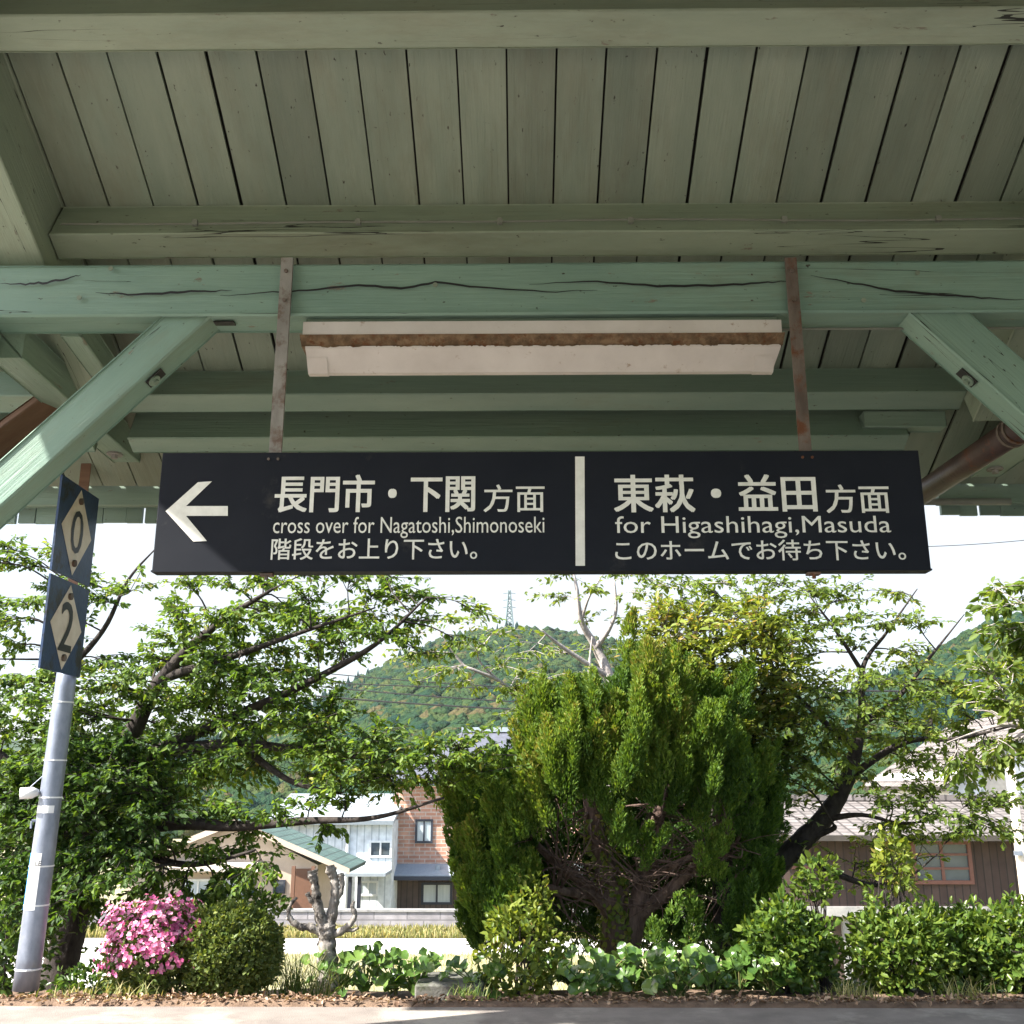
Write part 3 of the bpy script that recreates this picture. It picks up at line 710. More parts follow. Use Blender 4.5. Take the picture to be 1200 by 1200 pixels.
px_text('東萩・益田', 720, 956, 557, 600, .020)
px_text('方面', 968, 1042, 568, 601, .012)
px_text('for Higashihagi,Masuda', 721, 1044, 605, 631, .0)
px_text('このホームでお待ち下さい。', 721, 1061, 633, 657, .010)
def px_poly(pts, name, mat):
    vs = [at(x, y, FY) for x, y in pts]; m = MB(); m.add(vs, [tuple(range(len(vs)))]); return m.build(name, mat, sign)
ar = [(194, 599), (232, 565), (248.5, 564), (218, 593), (267, 593), (267, 604.5), (218, 604.5), (242.5, 634), (226.5, 634.5)]
m_ = MB(); vs = [at(x, y, FY) for x, y in ar]
m_.add(vs, [(0, 1, 2, 3), (0, 3, 4, 5, 6), (0, 6, 7, 8)]); m_.build('arrow', M['sign_white'], sign)
px_poly([(674, 535), (685, 535), (685.5, 663), (674.5, 663)], 'divider', M['sign_white'])
for (xt, xb, mat) in ((337, 322, M['strap_grey']), (928, 942, M['rust'])):
    t = at(xt, 302, 4.08); b = at(xb, 530, 4.08); xc = (t.x + b.x) / 2
    m_ = MB(); m_.box((xc - .026, 4.078, s_tl.z - .0), (xc + .026, 4.084, t.z)); m_.box((xc + .020, 4.084, s_tl.z), (xc + .026, 4.0945, t.z))
    st = m_.build('hanger_strap', mat, sign)
    for py in (318, 352):
        m_ = MB(); c = at((xt + xb) / 2, py, 4.078); m_.tube([(xc, 4.079, c.z), (xc, 4.068, c.z)], .009, 6); sub(m_, 'bolt', M['rust'], st)
    m_ = MB(); m_.box((xc - .03, SY + .01, s_br.z - .014), (xc + .022, SY + .05, s_br.z - .004)); m_.tube([(xc - .004, SY + .02, s_br.z - .012), (xc - .004, SY + .02, s_br.z - .03)], .008, 6)
    m_.build('bracket', M['rust'], sign)
    for dx in (-.02, .02): m_ = MB(); m_.tube([(xc + dx, SY + .001, s_tl.z - .03), (xc + dx, SY - .006, s_tl.z - .03)], .006, 6); m_.build('screw', M['rust'], sign)

# ================================================================== FLUORESCENT LAMP UNDER THE BEAM
LY = 4.13
l0 = at(355, 383, LY).x; l1 = at(916, 383, LY).x
lz0 = at(600, 376, LY).z; lz1 = at(600, 391, LY).z
ll = thing('ceiling_lamp', ((l0 + l1) / 2, LY + .08, 3.04), 'long white fluorescent lamp housing with rusty dirty band under the cross beam', 'lamp')
m_ = MB(); m_.prism([(LY, lz0), (LY, lz1), (LY + .2, lz1), (LY + .2, lz0)], l0, l1); m_.build('housing', M['lamp_white'], ll)
m_ = MB(); m_.prism([(LY + .02, 3.042), (LY + .02, lz0 + .001), (LY + .15, lz0 + .001), (LY + .15, 3.042)], l0 + .01, l1 - .01); m_.build('mounting_plate', M['paint'], ll)
bz = lz1 - .004
by = LY + .001
# sloping dirty band, then the reflector below it
tb = at(600, 405, LY + .045)
m_ = MB(); m_.prism([(by - .006, lz1 - .002), (LY + .045, tb.z), (LY + .19, tb.z), (LY + .19, lz1 - .002)], l0 - .012, l1 + .012); m_.build('dust_band', M['lamp_dirt'], ll)
fr = MB(); xq = l0 - .01; up_v = []; dn_v = []
while xq < l1 + .01:
    h_ = .0006 + .0125 * max(0, noise.noise(Vector((xq * 9, 2, 0))) + .2 + random.uniform(-.4, .4))
    up_v.append((xq, LY + .0385, tb.z + .001)); dn_v.append((xq, LY + .0385, tb.z - h_)); xq += random.uniform(.004, .018)
nf_ = len(up_v); fr.add(up_v + dn_v, [(k, nf_ + k, nf_ + k + 1, k + 1) for k in range(nf_ - 1)])
band_ = [o for o in ll.children if o.name.startswith('dust_band')][0]
fr.build('rust_fringe', M['lamp_dirt'], band_)
m_ = MB(); m_.tube([(l1 - .30, LY + .10, 3.041), (l1 - .25, LY + .10, 3.03), (l1 + .06, LY + .12, 3.028), (l1 + .16, LY + .125, 3.034), (XR - 3, LY + .125, 3.034)], .006, 6); m_.build('cable', M['cable'], ll)
pb = at(600, 437, LY + .12)
x0a, x1a = at(358, 407, LY + .045).x, at(915, 407, LY + .045).x; x0b, x1b = at(361.5, 436, LY + .1).x, at(906, 436, LY + .1).x
m_ = MB(); pr0 = [(LY + .040, tb.z - .001), (LY + .044, tb.z - .012), (LY + .115, pb.z), (LY + .145, pb.z), (LY + .185, tb.z - .001)]
vs = [(x0a, y, z) for y, z in pr0[:2]] + [(x0b, y, z) for y, z in pr0[2:4]] + [(x0a, *pr0[4])] + [(x1a, y, z) for y, z in pr0[:2]] + [(x1b, y, z) for y, z in pr0[2:4]] + [(x1a, *pr0[4])]
m_.add(vs, [(4, 3, 2, 1, 0), (5, 6, 7, 8, 9)] + [(i, (i + 1) % 5, 5 + (i + 1) % 5, 5 + i) for i in range(5)]); m_.build('reflector', M['lamp_white'], ll)
for xe, s in ((x0b, 1), (x1b, -1)):
    m_ = MB(); m_.prism([(LY + .066, tb.z - .045), (LY + .112, pb.z - .003), (LY + .146, pb.z - .003), (LY + .15, tb.z - .045)], xe - .004 * s, xe + .085 * s); m_.build('lamp_holder', M['lamp_white'], ll)

# ================================================================== STOP POSITION POLE
ptop = at(103, 600, 5.9); pbase = at(30, 1160, 5.876)
pole = thing('stop_position_pole', (pbase.x, 5.876, 0), 'galvanised pole with diamond number plates 0 and 2 at the left of the platform', 'pole')
px_, py_ = pbase.x, 5.876
topx = at(78, 795, 5.876).x
pth = [(px_ + (topx - px_) * t, py_, 1.75 * t) for t in np.linspace(0, 1, 12)]
m_ = MB(); m_.tube(pth, list(np.linspace(.066, .054, 12)), 20); m_.build('pole', M['galv'], pole, True)
ang_top = at(103, 540, 5.876)
m_ = MB(); m_.box((topx - .045, 5.85, 1.7), (topx - .037, 5.91, 2.92)); m_.box((topx - .037, 5.85, 1.7), (topx + .015, 5.857, 2.92)); m_.build('mounting_angle', M['brown_wood'], pole)
m_ = MB()
for zz in (.10, .42, .62, .98, 1.18, 1.5): 
    m_ = MB(); t = zz / 1.75; m_.tube([(px_ + (topx - px_) * t, py_, zz), (px_ + (topx - px_) * t, py_, zz + .008)], .069 - .012 * t, 20)
    m_.build('pole_band', M['sticker_white'], pole)
PXX = topx + .075
def plate(name, pyt, pyb, digit, label, dig_h):
    # plate stands in a plane square to the track, its face turned to the right
    n_t = atx(72, pyt, PXX) if digit == '0' else atx(58, pyt, PXX)
    n_b = atx(62, pyb, PXX) if digit == '0' else atx(49, pyb, PXX)
    ya = (n_t.y + n_b.y) / 2; yb = ya + .50; z1 = n_t.z; z0 = n_b.z
    m_ = MB(); m_.box((PXX - .012, ya, z0), (PXX, yb, z1)); p = m_.build(name, M['plate_blue'], pole); p['label'] = label
    yc = (ya + yb) / 2; zc = (z0 + z1) / 2; hw = .20; hh = (z1 - z0) * .47
    m_ = MB(); m_.add([(PXX + .002, yc, zc + hh), (PXX + .002, yc - hw, zc), (PXX + .002, yc, zc - hh), (PXX + .002, yc + hw, zc)], [(0, 1, 2, 3)]); m_.build('diamond', M['plate_cream'], p)
    dw = .155 if digit == '0' else .16
    put_text('numeral', digit, (PXX + .0045, yc - dw / 2, zc - dig_h / 2), (0, 1, 0), (0, 0, 1), dw, dig_h, M['black'], p, -.012 if digit == '0' else .012)
    for zz in (zc + hh * .72, zc - hh * .72): m_ = MB(); m_.tube([(PXX + .002, yc, zz), (PXX + .016, yc, zz)], .02, 8); m_.build('bolt', M['rust'], p)
    return ya, yb, z0, z1
r0 = plate('number_plate', 555, 668, '0', 'blue and black plate with black 0 on a cream diamond', .25)
r2 = plate('number_plate', 671, 783, '2', 'blue and black plate with black 2 on a cream diamond', .27)
for zz in (r0[2] + .1, r2[2] + .2): m_ = MB(); m_.box((topx - .03, 5.86, zz), (PXX - .012, 5.89, zz + .04)); m_.build('plate_bracket', M['galv'], pole)
# advert sticker, small label, spot lamp
def wrap(px0, px1, py0, py1, mat, name, rr, parent=pole):
    zt = at((px0 + px1) / 2, py0, 5.81).z; zl = at((px0 + px1) / 2, py1, 5.81).z; vs = []; fs = []
    t0 = zt / 1.75
    for j, zz in enumerate((zl, zt)):
        cx = px_ + (topx - px_) * zz / 1.75; rad = .066 - .012 * zz / 1.75 + rr
        for k in range(9):
            a0 = px0 if False else None
            f = k / 8
            a = R(wrap.a0 + (wrap.a1 - wrap.a0) * f)
            vs.append((cx + math.cos(a) * rad, py_ + math.sin(a) * rad, zz))
    fs = [(k, k + 1, 9 + k + 1, 9 + k) for k in range(8)]
    m_ = MB(); m_.add(vs, fs); return m_.build(name, mat, parent, True)
wrap.a0, wrap.a1 = 185, 225; s_b = wrap(33, 38, 1000, 1067, M['sticker_blue'], 'advert_stripe', .0022)
wrap.a0, wrap.a1 = 225, 288; s_w = wrap(38, 48, 1000, 1067, M['sticker_white'], 'advert_panel', .0022)
wrap.a0, wrap.a1 = 215, 318; wrap(48, 64, 944, 953, M['sticker_white'], 'small_label', .0022)
c = at(45, 1012, 5.80)
put_text('lettering', 'LE', (c.x - .018, 5.800, c.z - .012), (1, 0, 0), (0, 0, 1), .034, .026, M['black'], s_w, .02)
lc = at(38, 929, 5.82)
m_ = MB(); m_.tube([lc + Vector((-.055, -.03, -.004)), lc + Vector((.0, 0, 0)), lc + Vector((.03, .01, .002))], [.03, .031, .016], 14); sp = m_.build('spot_lamp', M['sticker_white'], pole, True)
m_ = MB(); m_.tube([lc + Vector((.02, .01, 0)), (px_ + (topx - px_) * lc.z / 1.75, py_, lc.z)], .009, 8); m_.build('lamp_bracket', M['galv'], pole)
m_ = MB(); k0 = at(52, 908, 5.85); m_.tube([lc + Vector((-.02, .01, .03)), k0], .003, 5); m_.build('lamp_wire', M['galv'], pole); m_ = MB(); k1 = at(37, 962, 5.85); m_.tube([k1, k1 + Vector((.05, .02, 0))], .008, 6); m_.tube([k1, k1 - Vector((0, 0, .04))], .006, 6); m_.build('wire_hook', M['galv'], pole)

# ================================================================== TREES
def tubes_np(paths, sides):
    m = MB()
    for p in paths: m.tube([Vector(q[:3]) for q in p], [q[3] for q in p], sides if p[0][3] > .02 else 5, cap=True, wob=.10 if p[0][3] > .03 else 0)
    return m
def px_limb(pts): return smooth_path([tuple(at(x, y, Y)) + (r,) for x, y, Y, r in pts])
def grow(limbs, clusters, seed, leaf_len=(.06, .095), leaf_w=.5, per_twig=13, tint=(.45, .2), droop=.35, twig_len=1.0, flat=.55):
    """branches from the limbs out to each leaf cluster, twigs inside it, leaves along the twigs"""
    r = np.random.default_rng(seed)
    pts = np.concatenate([l[len(l) // 4:] if l[0][3] > .06 else l for l in limbs]); paths = []; P = []; D = []; Nn = []; Ln = []; T = []
    for (c, rx, rz, ntw, tm) in clusters:
        c = np.array(c)
        d = pts[:, :3] - c[None]; cost = np.linalg.norm(d, axis=1) + .5 * np.maximum(0, pts[:, 2] - c[2])
        q = pts[int(np.argmin(cost))]
        dist = np.linalg.norm(q[:3] - c)
        rad = min(q[3] * .6, .006 + .008 * dist)
        mid = (q[:3] + c) / 2 + r.normal(0, .06, 3) * dist + np.array([0, 0, .08 * dist])
        path = smooth_path([tuple(q[:3]) + (rad,), tuple(mid) + (rad * .75,), tuple(c) + (.004,)], 4)
        if dist > .08: paths.append(path)
        out = unit((c - q[:3])[None] + np.array([[0, 0, .02]]))[0]
        for _ in range(ntw):
            st = path[int(r.integers(len(path) // 2, len(path)))][:3]
            e = c + r.normal(0, 1, 3) * np.array([rx, rx * .8, rz]) * .75 + out * rx * .4
            L = np.linalg.norm(e - st)
            md = (st + e) / 2 + np.array([0, 0, .05 * L]) + r.normal(0, .05, 3) * L
            tp = smooth_path([tuple(st) + (.0035,), tuple(md) + (.0028,), tuple(e) + (.0018,)], 3)
            paths.append(tp)
            k = max(4, int(per_twig * min(1.5, .55 + L * 1.6)))
            u = r.uniform(.15, 1.05, k); ii = np.clip(u * (len(tp) - 1), 0, len(tp) - 1.001); i0 = ii.astype(int)
            f = (ii - i0)[:, None]; pos = tp[i0, :3] * (1 - f) + tp[np.minimum(i0 + 1, len(tp) - 1), :3] * f
            td = (e - st) / max(L, 1e-6)
            dd = td[None] * .5 + r.normal(0, .6, (k, 3)) * np.array([1, 1, .5]) - np.array([[0, 0, droop]])
            P.append(pos + r.normal(0, .012, (k, 3))); D.append(dd)
            Nn.append(np.array([[-.15, -.2, 1.0]]) + r.normal(0, flat, (k, 3)))
            Ln.append(r.uniform(leaf_len[0], leaf_len[1], k) * r.choice([.6, .85, 1.0, 1.1], k)); T.append(np.clip(r.normal(tm, tint[1], k), 0, 1))
    P = np.concatenate(P); D = np.concatenate(D); Nn = np.concatenate(Nn); Ln = np.concatenate(Ln); T = np.concatenate(T)
    return paths, (P, D, Nn, Ln, Ln * leaf_w * r.uniform(.8, 1.2, len(Ln)), T)
def clusters_from(polys, seed):
    """polys: (outline in the photo, spacing, nearest Y, farthest Y, half width px, half height px, twigs, tint)"""
    r = random.Random(seed); out = []
    for k, (poly, sp, ya, yb, rx, ry, ntw, tm) in enumerate(polys):
        for x, y in scatter(poly, sp, seed=seed * 13 + k):
            Y = r.uniform(ya, yb); c = at(x, y, Y)
            out.append((tuple(c), rx * Y / FPX, ry * Y / FPX, ntw, tm + r.uniform(-.12, .12)))
    return out
def tree(name, label, base_Y, limbs_px, polys, leafmat, barkmat, seed, group=None, **kw):
    limbs = [px_limb(l) for l in limbs_px]
    b = limbs[0][0]
    root = thing(name, (b[0], b[1], gz(b[1])), label, 'tree', group)
    paths, lv = grow(limbs, clusters_from(polys, seed), seed, **kw)
    tubes_np(list(limbs) + paths, 9).build('trunk', barkmat, root, True)
    leaves('crown', *lv, leafmat, root)
    return root

# the big cherry at the left
LT = [
    [(64, 1190, 8.0, .15), (72, 1130, 8.0, .128), (88, 1070, 8.05, .112), (102, 1005, 8.1, .10), (118, 940, 8.15, .088), (136, 895, 8.15, .072), (150, 862, 8.1, .055), (172, 822, 8.05, .03), (185, 800, 8.0, .012)],
    [(118, 940, 8.15, 0.0945), (150, 870, 8.10, 0.0735), (190, 795, 8.00, 0.0525), (250, 735, 7.90, 0.0315), (320, 690, 7.80, 0.0126)],
    [(100, 1010, 8.10, 0.0840), (140, 980, 7.95, 0.0578), (200, 966, 7.80, 0.0473), (280, 968, 7.70, 0.0378), (360, 962, 7.60, 0.0273), (440, 958, 7.50, 0.0168), (520, 935, 7.45, 0.0084)],
    [(112, 955, 8.15, 0.0735), (88, 880, 8.30, 0.0525), (66, 800, 8.40, 0.0378), (58, 720, 8.40, 0.0210), (80, 655, 8.30, 0.0084)],
    [(124, 925, 8.15, 0.0840), (185, 880, 8.10, 0.0578), (270, 842, 8.00, 0.0420), (360, 800, 7.90, 0.0294), (440, 755, 7.80, 0.0189), (500, 700, 7.70, 0.0074)],
    [(140, 980, 7.95, 0.0368), (190, 1008, 7.80, 0.0273), (240, 1012, 7.70, 0.0189), (300, 996, 7.65, 0.0084)],
    [(185, 880, 8.10, 0.0525), (280, 872, 8.00, 0.0378), (390, 884, 7.85, 0.0252), (480, 892, 7.75, 0.0147), (556, 905, 7.70, 0.0074)],
    [(190, 795, 8.00, 0.0420), (270, 770, 7.85, 0.0273), (350, 742, 7.75, 0.0168), (440, 712, 7.65, 0.0063)],
    [(104, 1000, 8.10, 0.0735), (50, 935, 8.20, 0.0525), (0, 885, 8.30, 0.0368), (-70, 840, 8.40, 0.0158)],
    [(66, 800, 8.40, 0.0315), (120, 740, 8.30, 0.0210), (150, 680, 8.20, 0.0126), (185, 640, 8.20, 0.0053)],
    [(280, 872, 8.00, 0.0315), (340, 915, 7.80, 0.0210), (400, 930, 7.70, 0.0105)],
]
LP = [
    ([(20, 880), (150, 870), (190, 930), (160, 1000), (120, 1050), (20, 1080)], 27, 7.1, 7.7, 32, 16, 14, .22),
    ([(-60, 820), (30, 790), (120, 770), (200, 770), (290, 780), (370, 800), (410, 830), (400, 870), (330, 900), (240, 920), (200, 960), (120, 950), (60, 960), (-60, 960)], 28, 7.50, 8.70, 34, 14, 13, .50),
    ([(180, 745), (260, 725), (330, 715), (400, 725), (440, 750), (400, 790), (300, 790), (190, 790)], 29, 7.60, 8.40, 36, 13, 12, .50),
    ([(120, 690), (250, 672), (380, 668), (470, 676), (498, 712), (470, 760), (400, 740), (300, 720), (180, 720)], 38, 7.50, 8.20, 38, 11, 10, .55),
    ([(-40, 640), (60, 640), (120, 670), (130, 720), (60, 760), (-40, 780)], 40, 8.00, 8.70, 32, 13, 10, .48),
    ([(370, 860), (450, 868), (560, 870), (566, 912), (500, 918), (420, 925), (360, 905)], 27, 7.40, 8.00, 34, 13, 12, .52),
    ([(150, 950), (260, 940), (400, 935), (440, 930), (440, 952), (400, 970), (260, 985), (150, 1000)], 42, 7.40, 7.90, 36, 11, 9, .42),
    ([(150, 1000), (240, 995), (320, 1000), (330, 1030), (240, 1055), (160, 1055)], 36, 7.50, 7.90, 34, 10, 11, .38),
    ([(-60, 940), (60, 950), (120, 960), (150, 1010), (110, 1060), (60, 1110), (-60, 1120)], 33, 7.80, 8.70, 34, 16, 12, .36),
    ([(450, 700), (500, 690), (560, 720), (560, 750), (500, 770), (460, 760)], 46, 7.70, 8.00, 28, 9, 6, .6),
]
tree('cherry_tree', 'large spreading cherry tree with dark trunk behind the azalea', 8.0, LT, LP, M['leaf_cherry'], M['bark'], 3, per_twig=20, leaf_len=(.04, .068))

# leaning cherry at the right
RT = [
    [(862, 1150, 9.10, 0.1368), (876, 1090, 9.10, 0.1224), (888, 1040, 9.10, 0.1080), (925, 1000, 9.05, 0.0936), (965, 960, 9.00, 0.0828), (990, 920, 9.00, 0.0684), (1003, 880, 9.00, 0.0540), (1010, 835, 9.00, 0.0360), (1012, 780, 9.00, 0.0216), (1040, 740, 8.90, 0.0130), (1075, 690, 8.80, 0.0043)],
    [(1003, 880, 9.00, 0.0360), (960, 840, 9.00, 0.0252), (920, 800, 8.90, 0.0158), (880, 740, 8.80, 0.0072)],
    [(1008, 850, 9.00, 0.0324), (1050, 820, 8.90, 0.0216), (1090, 770, 8.80, 0.0130), (1130, 720, 8.80, 0.0043)],
    [(995, 910, 9.00, 0.0360), (1060, 870, 8.80, 0.0245), (1120, 866, 8.70, 0.0158), (1190, 850, 8.60, 0.0072)],
    [(965, 960, 9.00, 0.0324), (1010, 955, 8.80, 0.0180), (1060, 965, 8.70, 0.0115), (1120, 955, 8.60, 0.0050)],
    [(1012, 790, 9.00, 0.0216), (980, 740, 8.90, 0.0144), (950, 700, 8.80, 0.0058)],
    [(945, 985, 9.00, 0.0252), (975, 972, 8.90, 0.0216), (978, 968, 8.85, 0.0187)],
    [(930, 1000, 9.00, 0.0360), (1010, 1035, 8.80, 0.0216), (1060, 1030, 8.70, 0.0108), (1100, 1000, 8.60, 0.0043)],
]
RP = [
    ([(830, 690), (900, 680), (960, 690), (970, 740), (920, 770), (860, 740)], 38, 8.60, 9.20, 32, 11, 9, .5),
    ([(900, 700), (980, 690), (1060, 690), (1090, 720), (1050, 770), (960, 780), (900, 760)], 38, 8.60, 9.20, 32, 11, 9, .5),
    ([(880, 790), (980, 800), (1040, 790), (1100, 800), (1190, 820), (1180, 900), (1090, 890), (1000, 890), (930, 880), (890, 850)], 31, 8.40, 9.20, 34, 12, 11, .5),
    ([(900, 890), (960, 880), (1040, 890), (1100, 900), (1090, 925), (1010, 920), (930, 935)], 42, 8.50, 9.10, 32, 11, 9, .46),
    ([(1020, 945), (1090, 935), (1180, 940), (1190, 970), (1130, 990), (1040, 985)], 32, 8.40, 8.80, 34, 11, 11, .45),
    ([(1000, 1000), (1060, 990), (1080, 1000), (1070, 1040), (1010, 1050)], 36, 8.40, 8.90, 30, 13, 7, .55),
    ([(1070, 780), (1130, 770), (1180, 800), (1140, 820), (1080, 815)], 44, 8.60, 8.90, 30, 9, 7, .6),
]
tree('cherry_tree', 'leaning cherry tree with curved dark trunk right of the juniper', 9.1, RT, RP, M['leaf_cherry_light'], M['bark'], 5, per_twig=19, leaf_len=(.04, .068))

# thin cherry with pale branches behind the juniper
MT = [
    [(722, 1100, 10.20, 0.1237), (722, 960, 10.20, 0.1012), (722, 860, 10.20, 0.0788), (713, 793, 10.20, 0.0563), (697, 757, 10.20, 0.0405), (681, 727, 10.10, 0.0292), (676, 690, 10.00, 0.0180), (668, 655, 10.00, 0.0090)],
    [(697, 760, 10.20, 0.0338), (712, 740, 10.10, 0.0247), (722, 715, 10.00, 0.0158), (720, 680, 9.90, 0.0067)],
    [(713, 793, 10.20, 0.0405), (687, 777, 10.10, 0.0270), (655, 755, 10.00, 0.0180), (633, 737, 9.90, 0.0067)],
    [(722, 880, 10.20, 0.0563), (670, 862, 10.10, 0.0394), (632, 845, 10.00, 0.0292), (604, 815, 9.90, 0.0247), (583, 797, 9.80, 0.0191), (555, 785, 9.70, 0.0146), (540, 776, 9.70, 0.0112), (513, 737, 9.60, 0.0056)],
    [(722, 840, 10.20, 0.0450), (692, 815, 10.10, 0.0270), (691, 780, 10.10, 0.0158), (694, 745, 10.10, 0.0067)],
    [(722, 860, 10.20, 0.0563), (770, 800, 10.10, 0.0394), (790, 740, 10.00, 0.0225), (800, 690, 10.00, 0.0090)],
    [(681, 727, 10.10, 0.0202), (690, 700, 10.00, 0.0135), (705, 675, 10.00, 0.0067)],
    [(583, 797, 9.80, 0.0146), (560, 770, 9.70, 0.0101), (575, 745, 9.70, 0.0056)],
]
MP = [
    ([(628, 672), (690, 666), (760, 670), (756, 700), (700, 712), (640, 705)], 34, 9.80, 10.30, 28, 9, 8, .55),
    ([(470, 725), (520, 720), (560, 740), (640, 745), (640, 780), (560, 790), (470, 775)], 40, 9.50, 9.90, 28, 9, 6, .6),
    ([(596, 792), (640, 785), (650, 830), (610, 838), (580, 812)], 26, 9.70, 10.00, 26, 10, 9, .6),
    ([(755, 690), (840, 672), (870, 690), (830, 740), (760, 740)], 34, 9.80, 10.30, 28, 11, 10, .42),
    ([(650, 730), (720, 720), (740, 760), (690, 800), (655, 770)], 44, 9.90, 10.40, 24, 9, 5, .6),
    ([(500, 770), (560, 780), (600, 815), (560, 820), (500, 800)], 40, 9.60, 9.90, 24, 8, 5, .55),
]
tree('cherry_tree', 'thin cherry tree with pale bare branches rising behind the juniper', 10.2, MT, MP, M['leaf_cherry_light'], M['bark_pale'], 9, per_twig=13, leaf_len=(.045, .075))

# bright evergreen with yellow-green shoots at the juniper's top right
ET = [[(850, 1120, 9.05, 0.0984), (846, 1000, 9.05, 0.0820), (840, 880, 8.95, 0.0602), (836, 800, 8.85, 0.0328), (832, 740, 8.85, 0.0109)],
      [(842, 900, 8.95, 0.0438), (880, 840, 8.85, 0.0273), (905, 790, 8.75, 0.0109)], [(840, 880, 8.95, 0.0438), (800, 810, 8.75, 0.0241), (780, 760, 8.65, 0.0088)]]
EP = [([(752, 770), (775, 705), (800, 722), (832, 716), (856, 722), (880, 712), (915, 750), (934, 800), (930, 850), (890, 872), (840, 830), (780, 800)], 21, 8.25, 9.05, 24, 12, 12, .66),
      ([(850, 850), (925, 850), (930, 920), (905, 1000), (860, 960)], 30, 8.45, 9.15, 26, 16, 10, .3)]
tree('evergreen_tree', 'bright yellow green broadleaf tree pushing up behind the juniper', 9.05, ET, EP, M['leaf_bright'], M['bark'], 12, per_twig=13, leaf_len=(.055, .085), leaf_w=.42, droop=-.15)

# branch of a further tree reaching in at the right edge
GT = [[(1330, 1120, 7.2, 0.0780), (1320, 980, 7.2, 0.0660), (1300, 880, 7.2, 0.0540), (1270, 800, 7.1, 0.0360), (1260, 720, 7.0, 0.0180), (1240, 640, 7.0, 0.0060)],
      [(1300, 880, 7.2, 0.0300), (1230, 858, 7.0, 0.0180), (1180, 850, 6.9, 0.0132), (1150, 856, 6.9, 0.0084), (1110, 870, 6.8, 0.0036)],
      [(1180, 850, 6.9, 0.0096), (1162, 835, 6.9, 0.0066), (1140, 832, 6.9, 0.0036)], [(1262, 740, 7.0, 0.0180), (1215, 715, 6.9, 0.0096), (1178, 696, 6.9, 0.0036)],
      [(1230, 858, 7.0, 0.0120), (1200, 830, 6.9, 0.0072), (1175, 812, 6.9, 0.0030)]]
GP = [([(1165, 690), (1240, 690), (1240, 760), (1180, 762)], 32, 6.8, 7.2, 26, 11, 10, .45),
      ([(1140, 790), (1240, 770), (1260, 900), (1190, 890), (1150, 830)], 28, 6.8, 7.2, 28, 11, 8, .58),
      ([(1110, 880), (1230, 885), (1230, 910), (1130, 905)], 40, 6.8, 7.1, 28, 9, 8, .5)]
tree('cherry_tree', 'cherry branch with pale twigs reaching in at the right edge', 7.2, GT, GP, M['leaf_cherry_light'], M['bark_pale'], 15, per_twig=12)

# ------------------------------------------------------------------ juniper
JOUT = [(527, 975), (533, 935), (556, 908), (585, 893), (604, 866), (618, 835), (640, 808), (664, 788), (690, 800), (712, 806), (730, 775), (752, 745), (775, 765), (800, 752), (822, 768), (850, 800), (880, 850), (902, 900), (908, 960), (902, 1030), (890, 1090), (850, 1112), (560, 1100), (540, 1060), (528, 1010)]
JBARE = [(612, 965), (640, 935), (690, 915), (740, 925), (800, 915), (870, 930), (890, 985), (880, 1115), (800, 1125), (650, 1125), (622, 1080), (615, 1020)]
jb = at(718, 1135, 8.7)
jun = thing('juniper', (jb.x, 8.7, gz(8.7)), 'large dense juniper with flame-like green sprays and bare brown inner twigs', 'tree')
r = np.random.default_rng(21)
P = []; D = []; T = []; LL = []
plumes = []
def front_y(x, y):
    u = (x - 718) / 200; return 8.7 - 1.15 * math.sqrt(max(0, 1 - u * u)) * (1 - .35 * max(0, (850 - y) / 110))
# inner mass with shade put into its tint, then separate flame-shaped clumps over it
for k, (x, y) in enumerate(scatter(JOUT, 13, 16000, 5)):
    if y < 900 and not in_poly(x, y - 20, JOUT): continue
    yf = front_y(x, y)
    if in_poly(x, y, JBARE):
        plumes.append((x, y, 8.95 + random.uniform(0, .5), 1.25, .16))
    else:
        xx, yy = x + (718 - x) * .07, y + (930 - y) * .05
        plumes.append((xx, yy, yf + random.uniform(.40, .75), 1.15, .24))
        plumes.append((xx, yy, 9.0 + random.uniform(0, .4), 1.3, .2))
for k, (x, y) in enumerate(scatter(JOUT, 27, 9000, 15)):
    if in_poly(x, y, JBARE) or (y < 930 and not in_poly(x, y - 34, JOUT) and random.random() < .85): continue
    big = random.uniform(.75, 1.45); yf = front_y(x, y) + random.uniform(-.18, .16); tm_ = random.uniform(.46, .80) - max(0, (x - 800)) / 420 - max(0, y - 960) / 900  # sunlit tops lighter, right side and foot darker: light put into the tint
    lx_ = (x - 718) / 200 * .35 + random.uniform(-.2, .2)
    for _ in range(int(9 * big)):
        t = random.uniform(-1, 1.25); wd = 12.5 * big * (1 - .62 * max(0, t)) * (1 - .25 * max(0, -t))
        plumes.append((x + lx_ * t * 22 * big + random.gauss(0, .55) * wd, y - t * 26 * big, yf + random.uniform(0, .16) + .05 * t, random.uniform(.6, 1.0), tm_ + .12 * t))
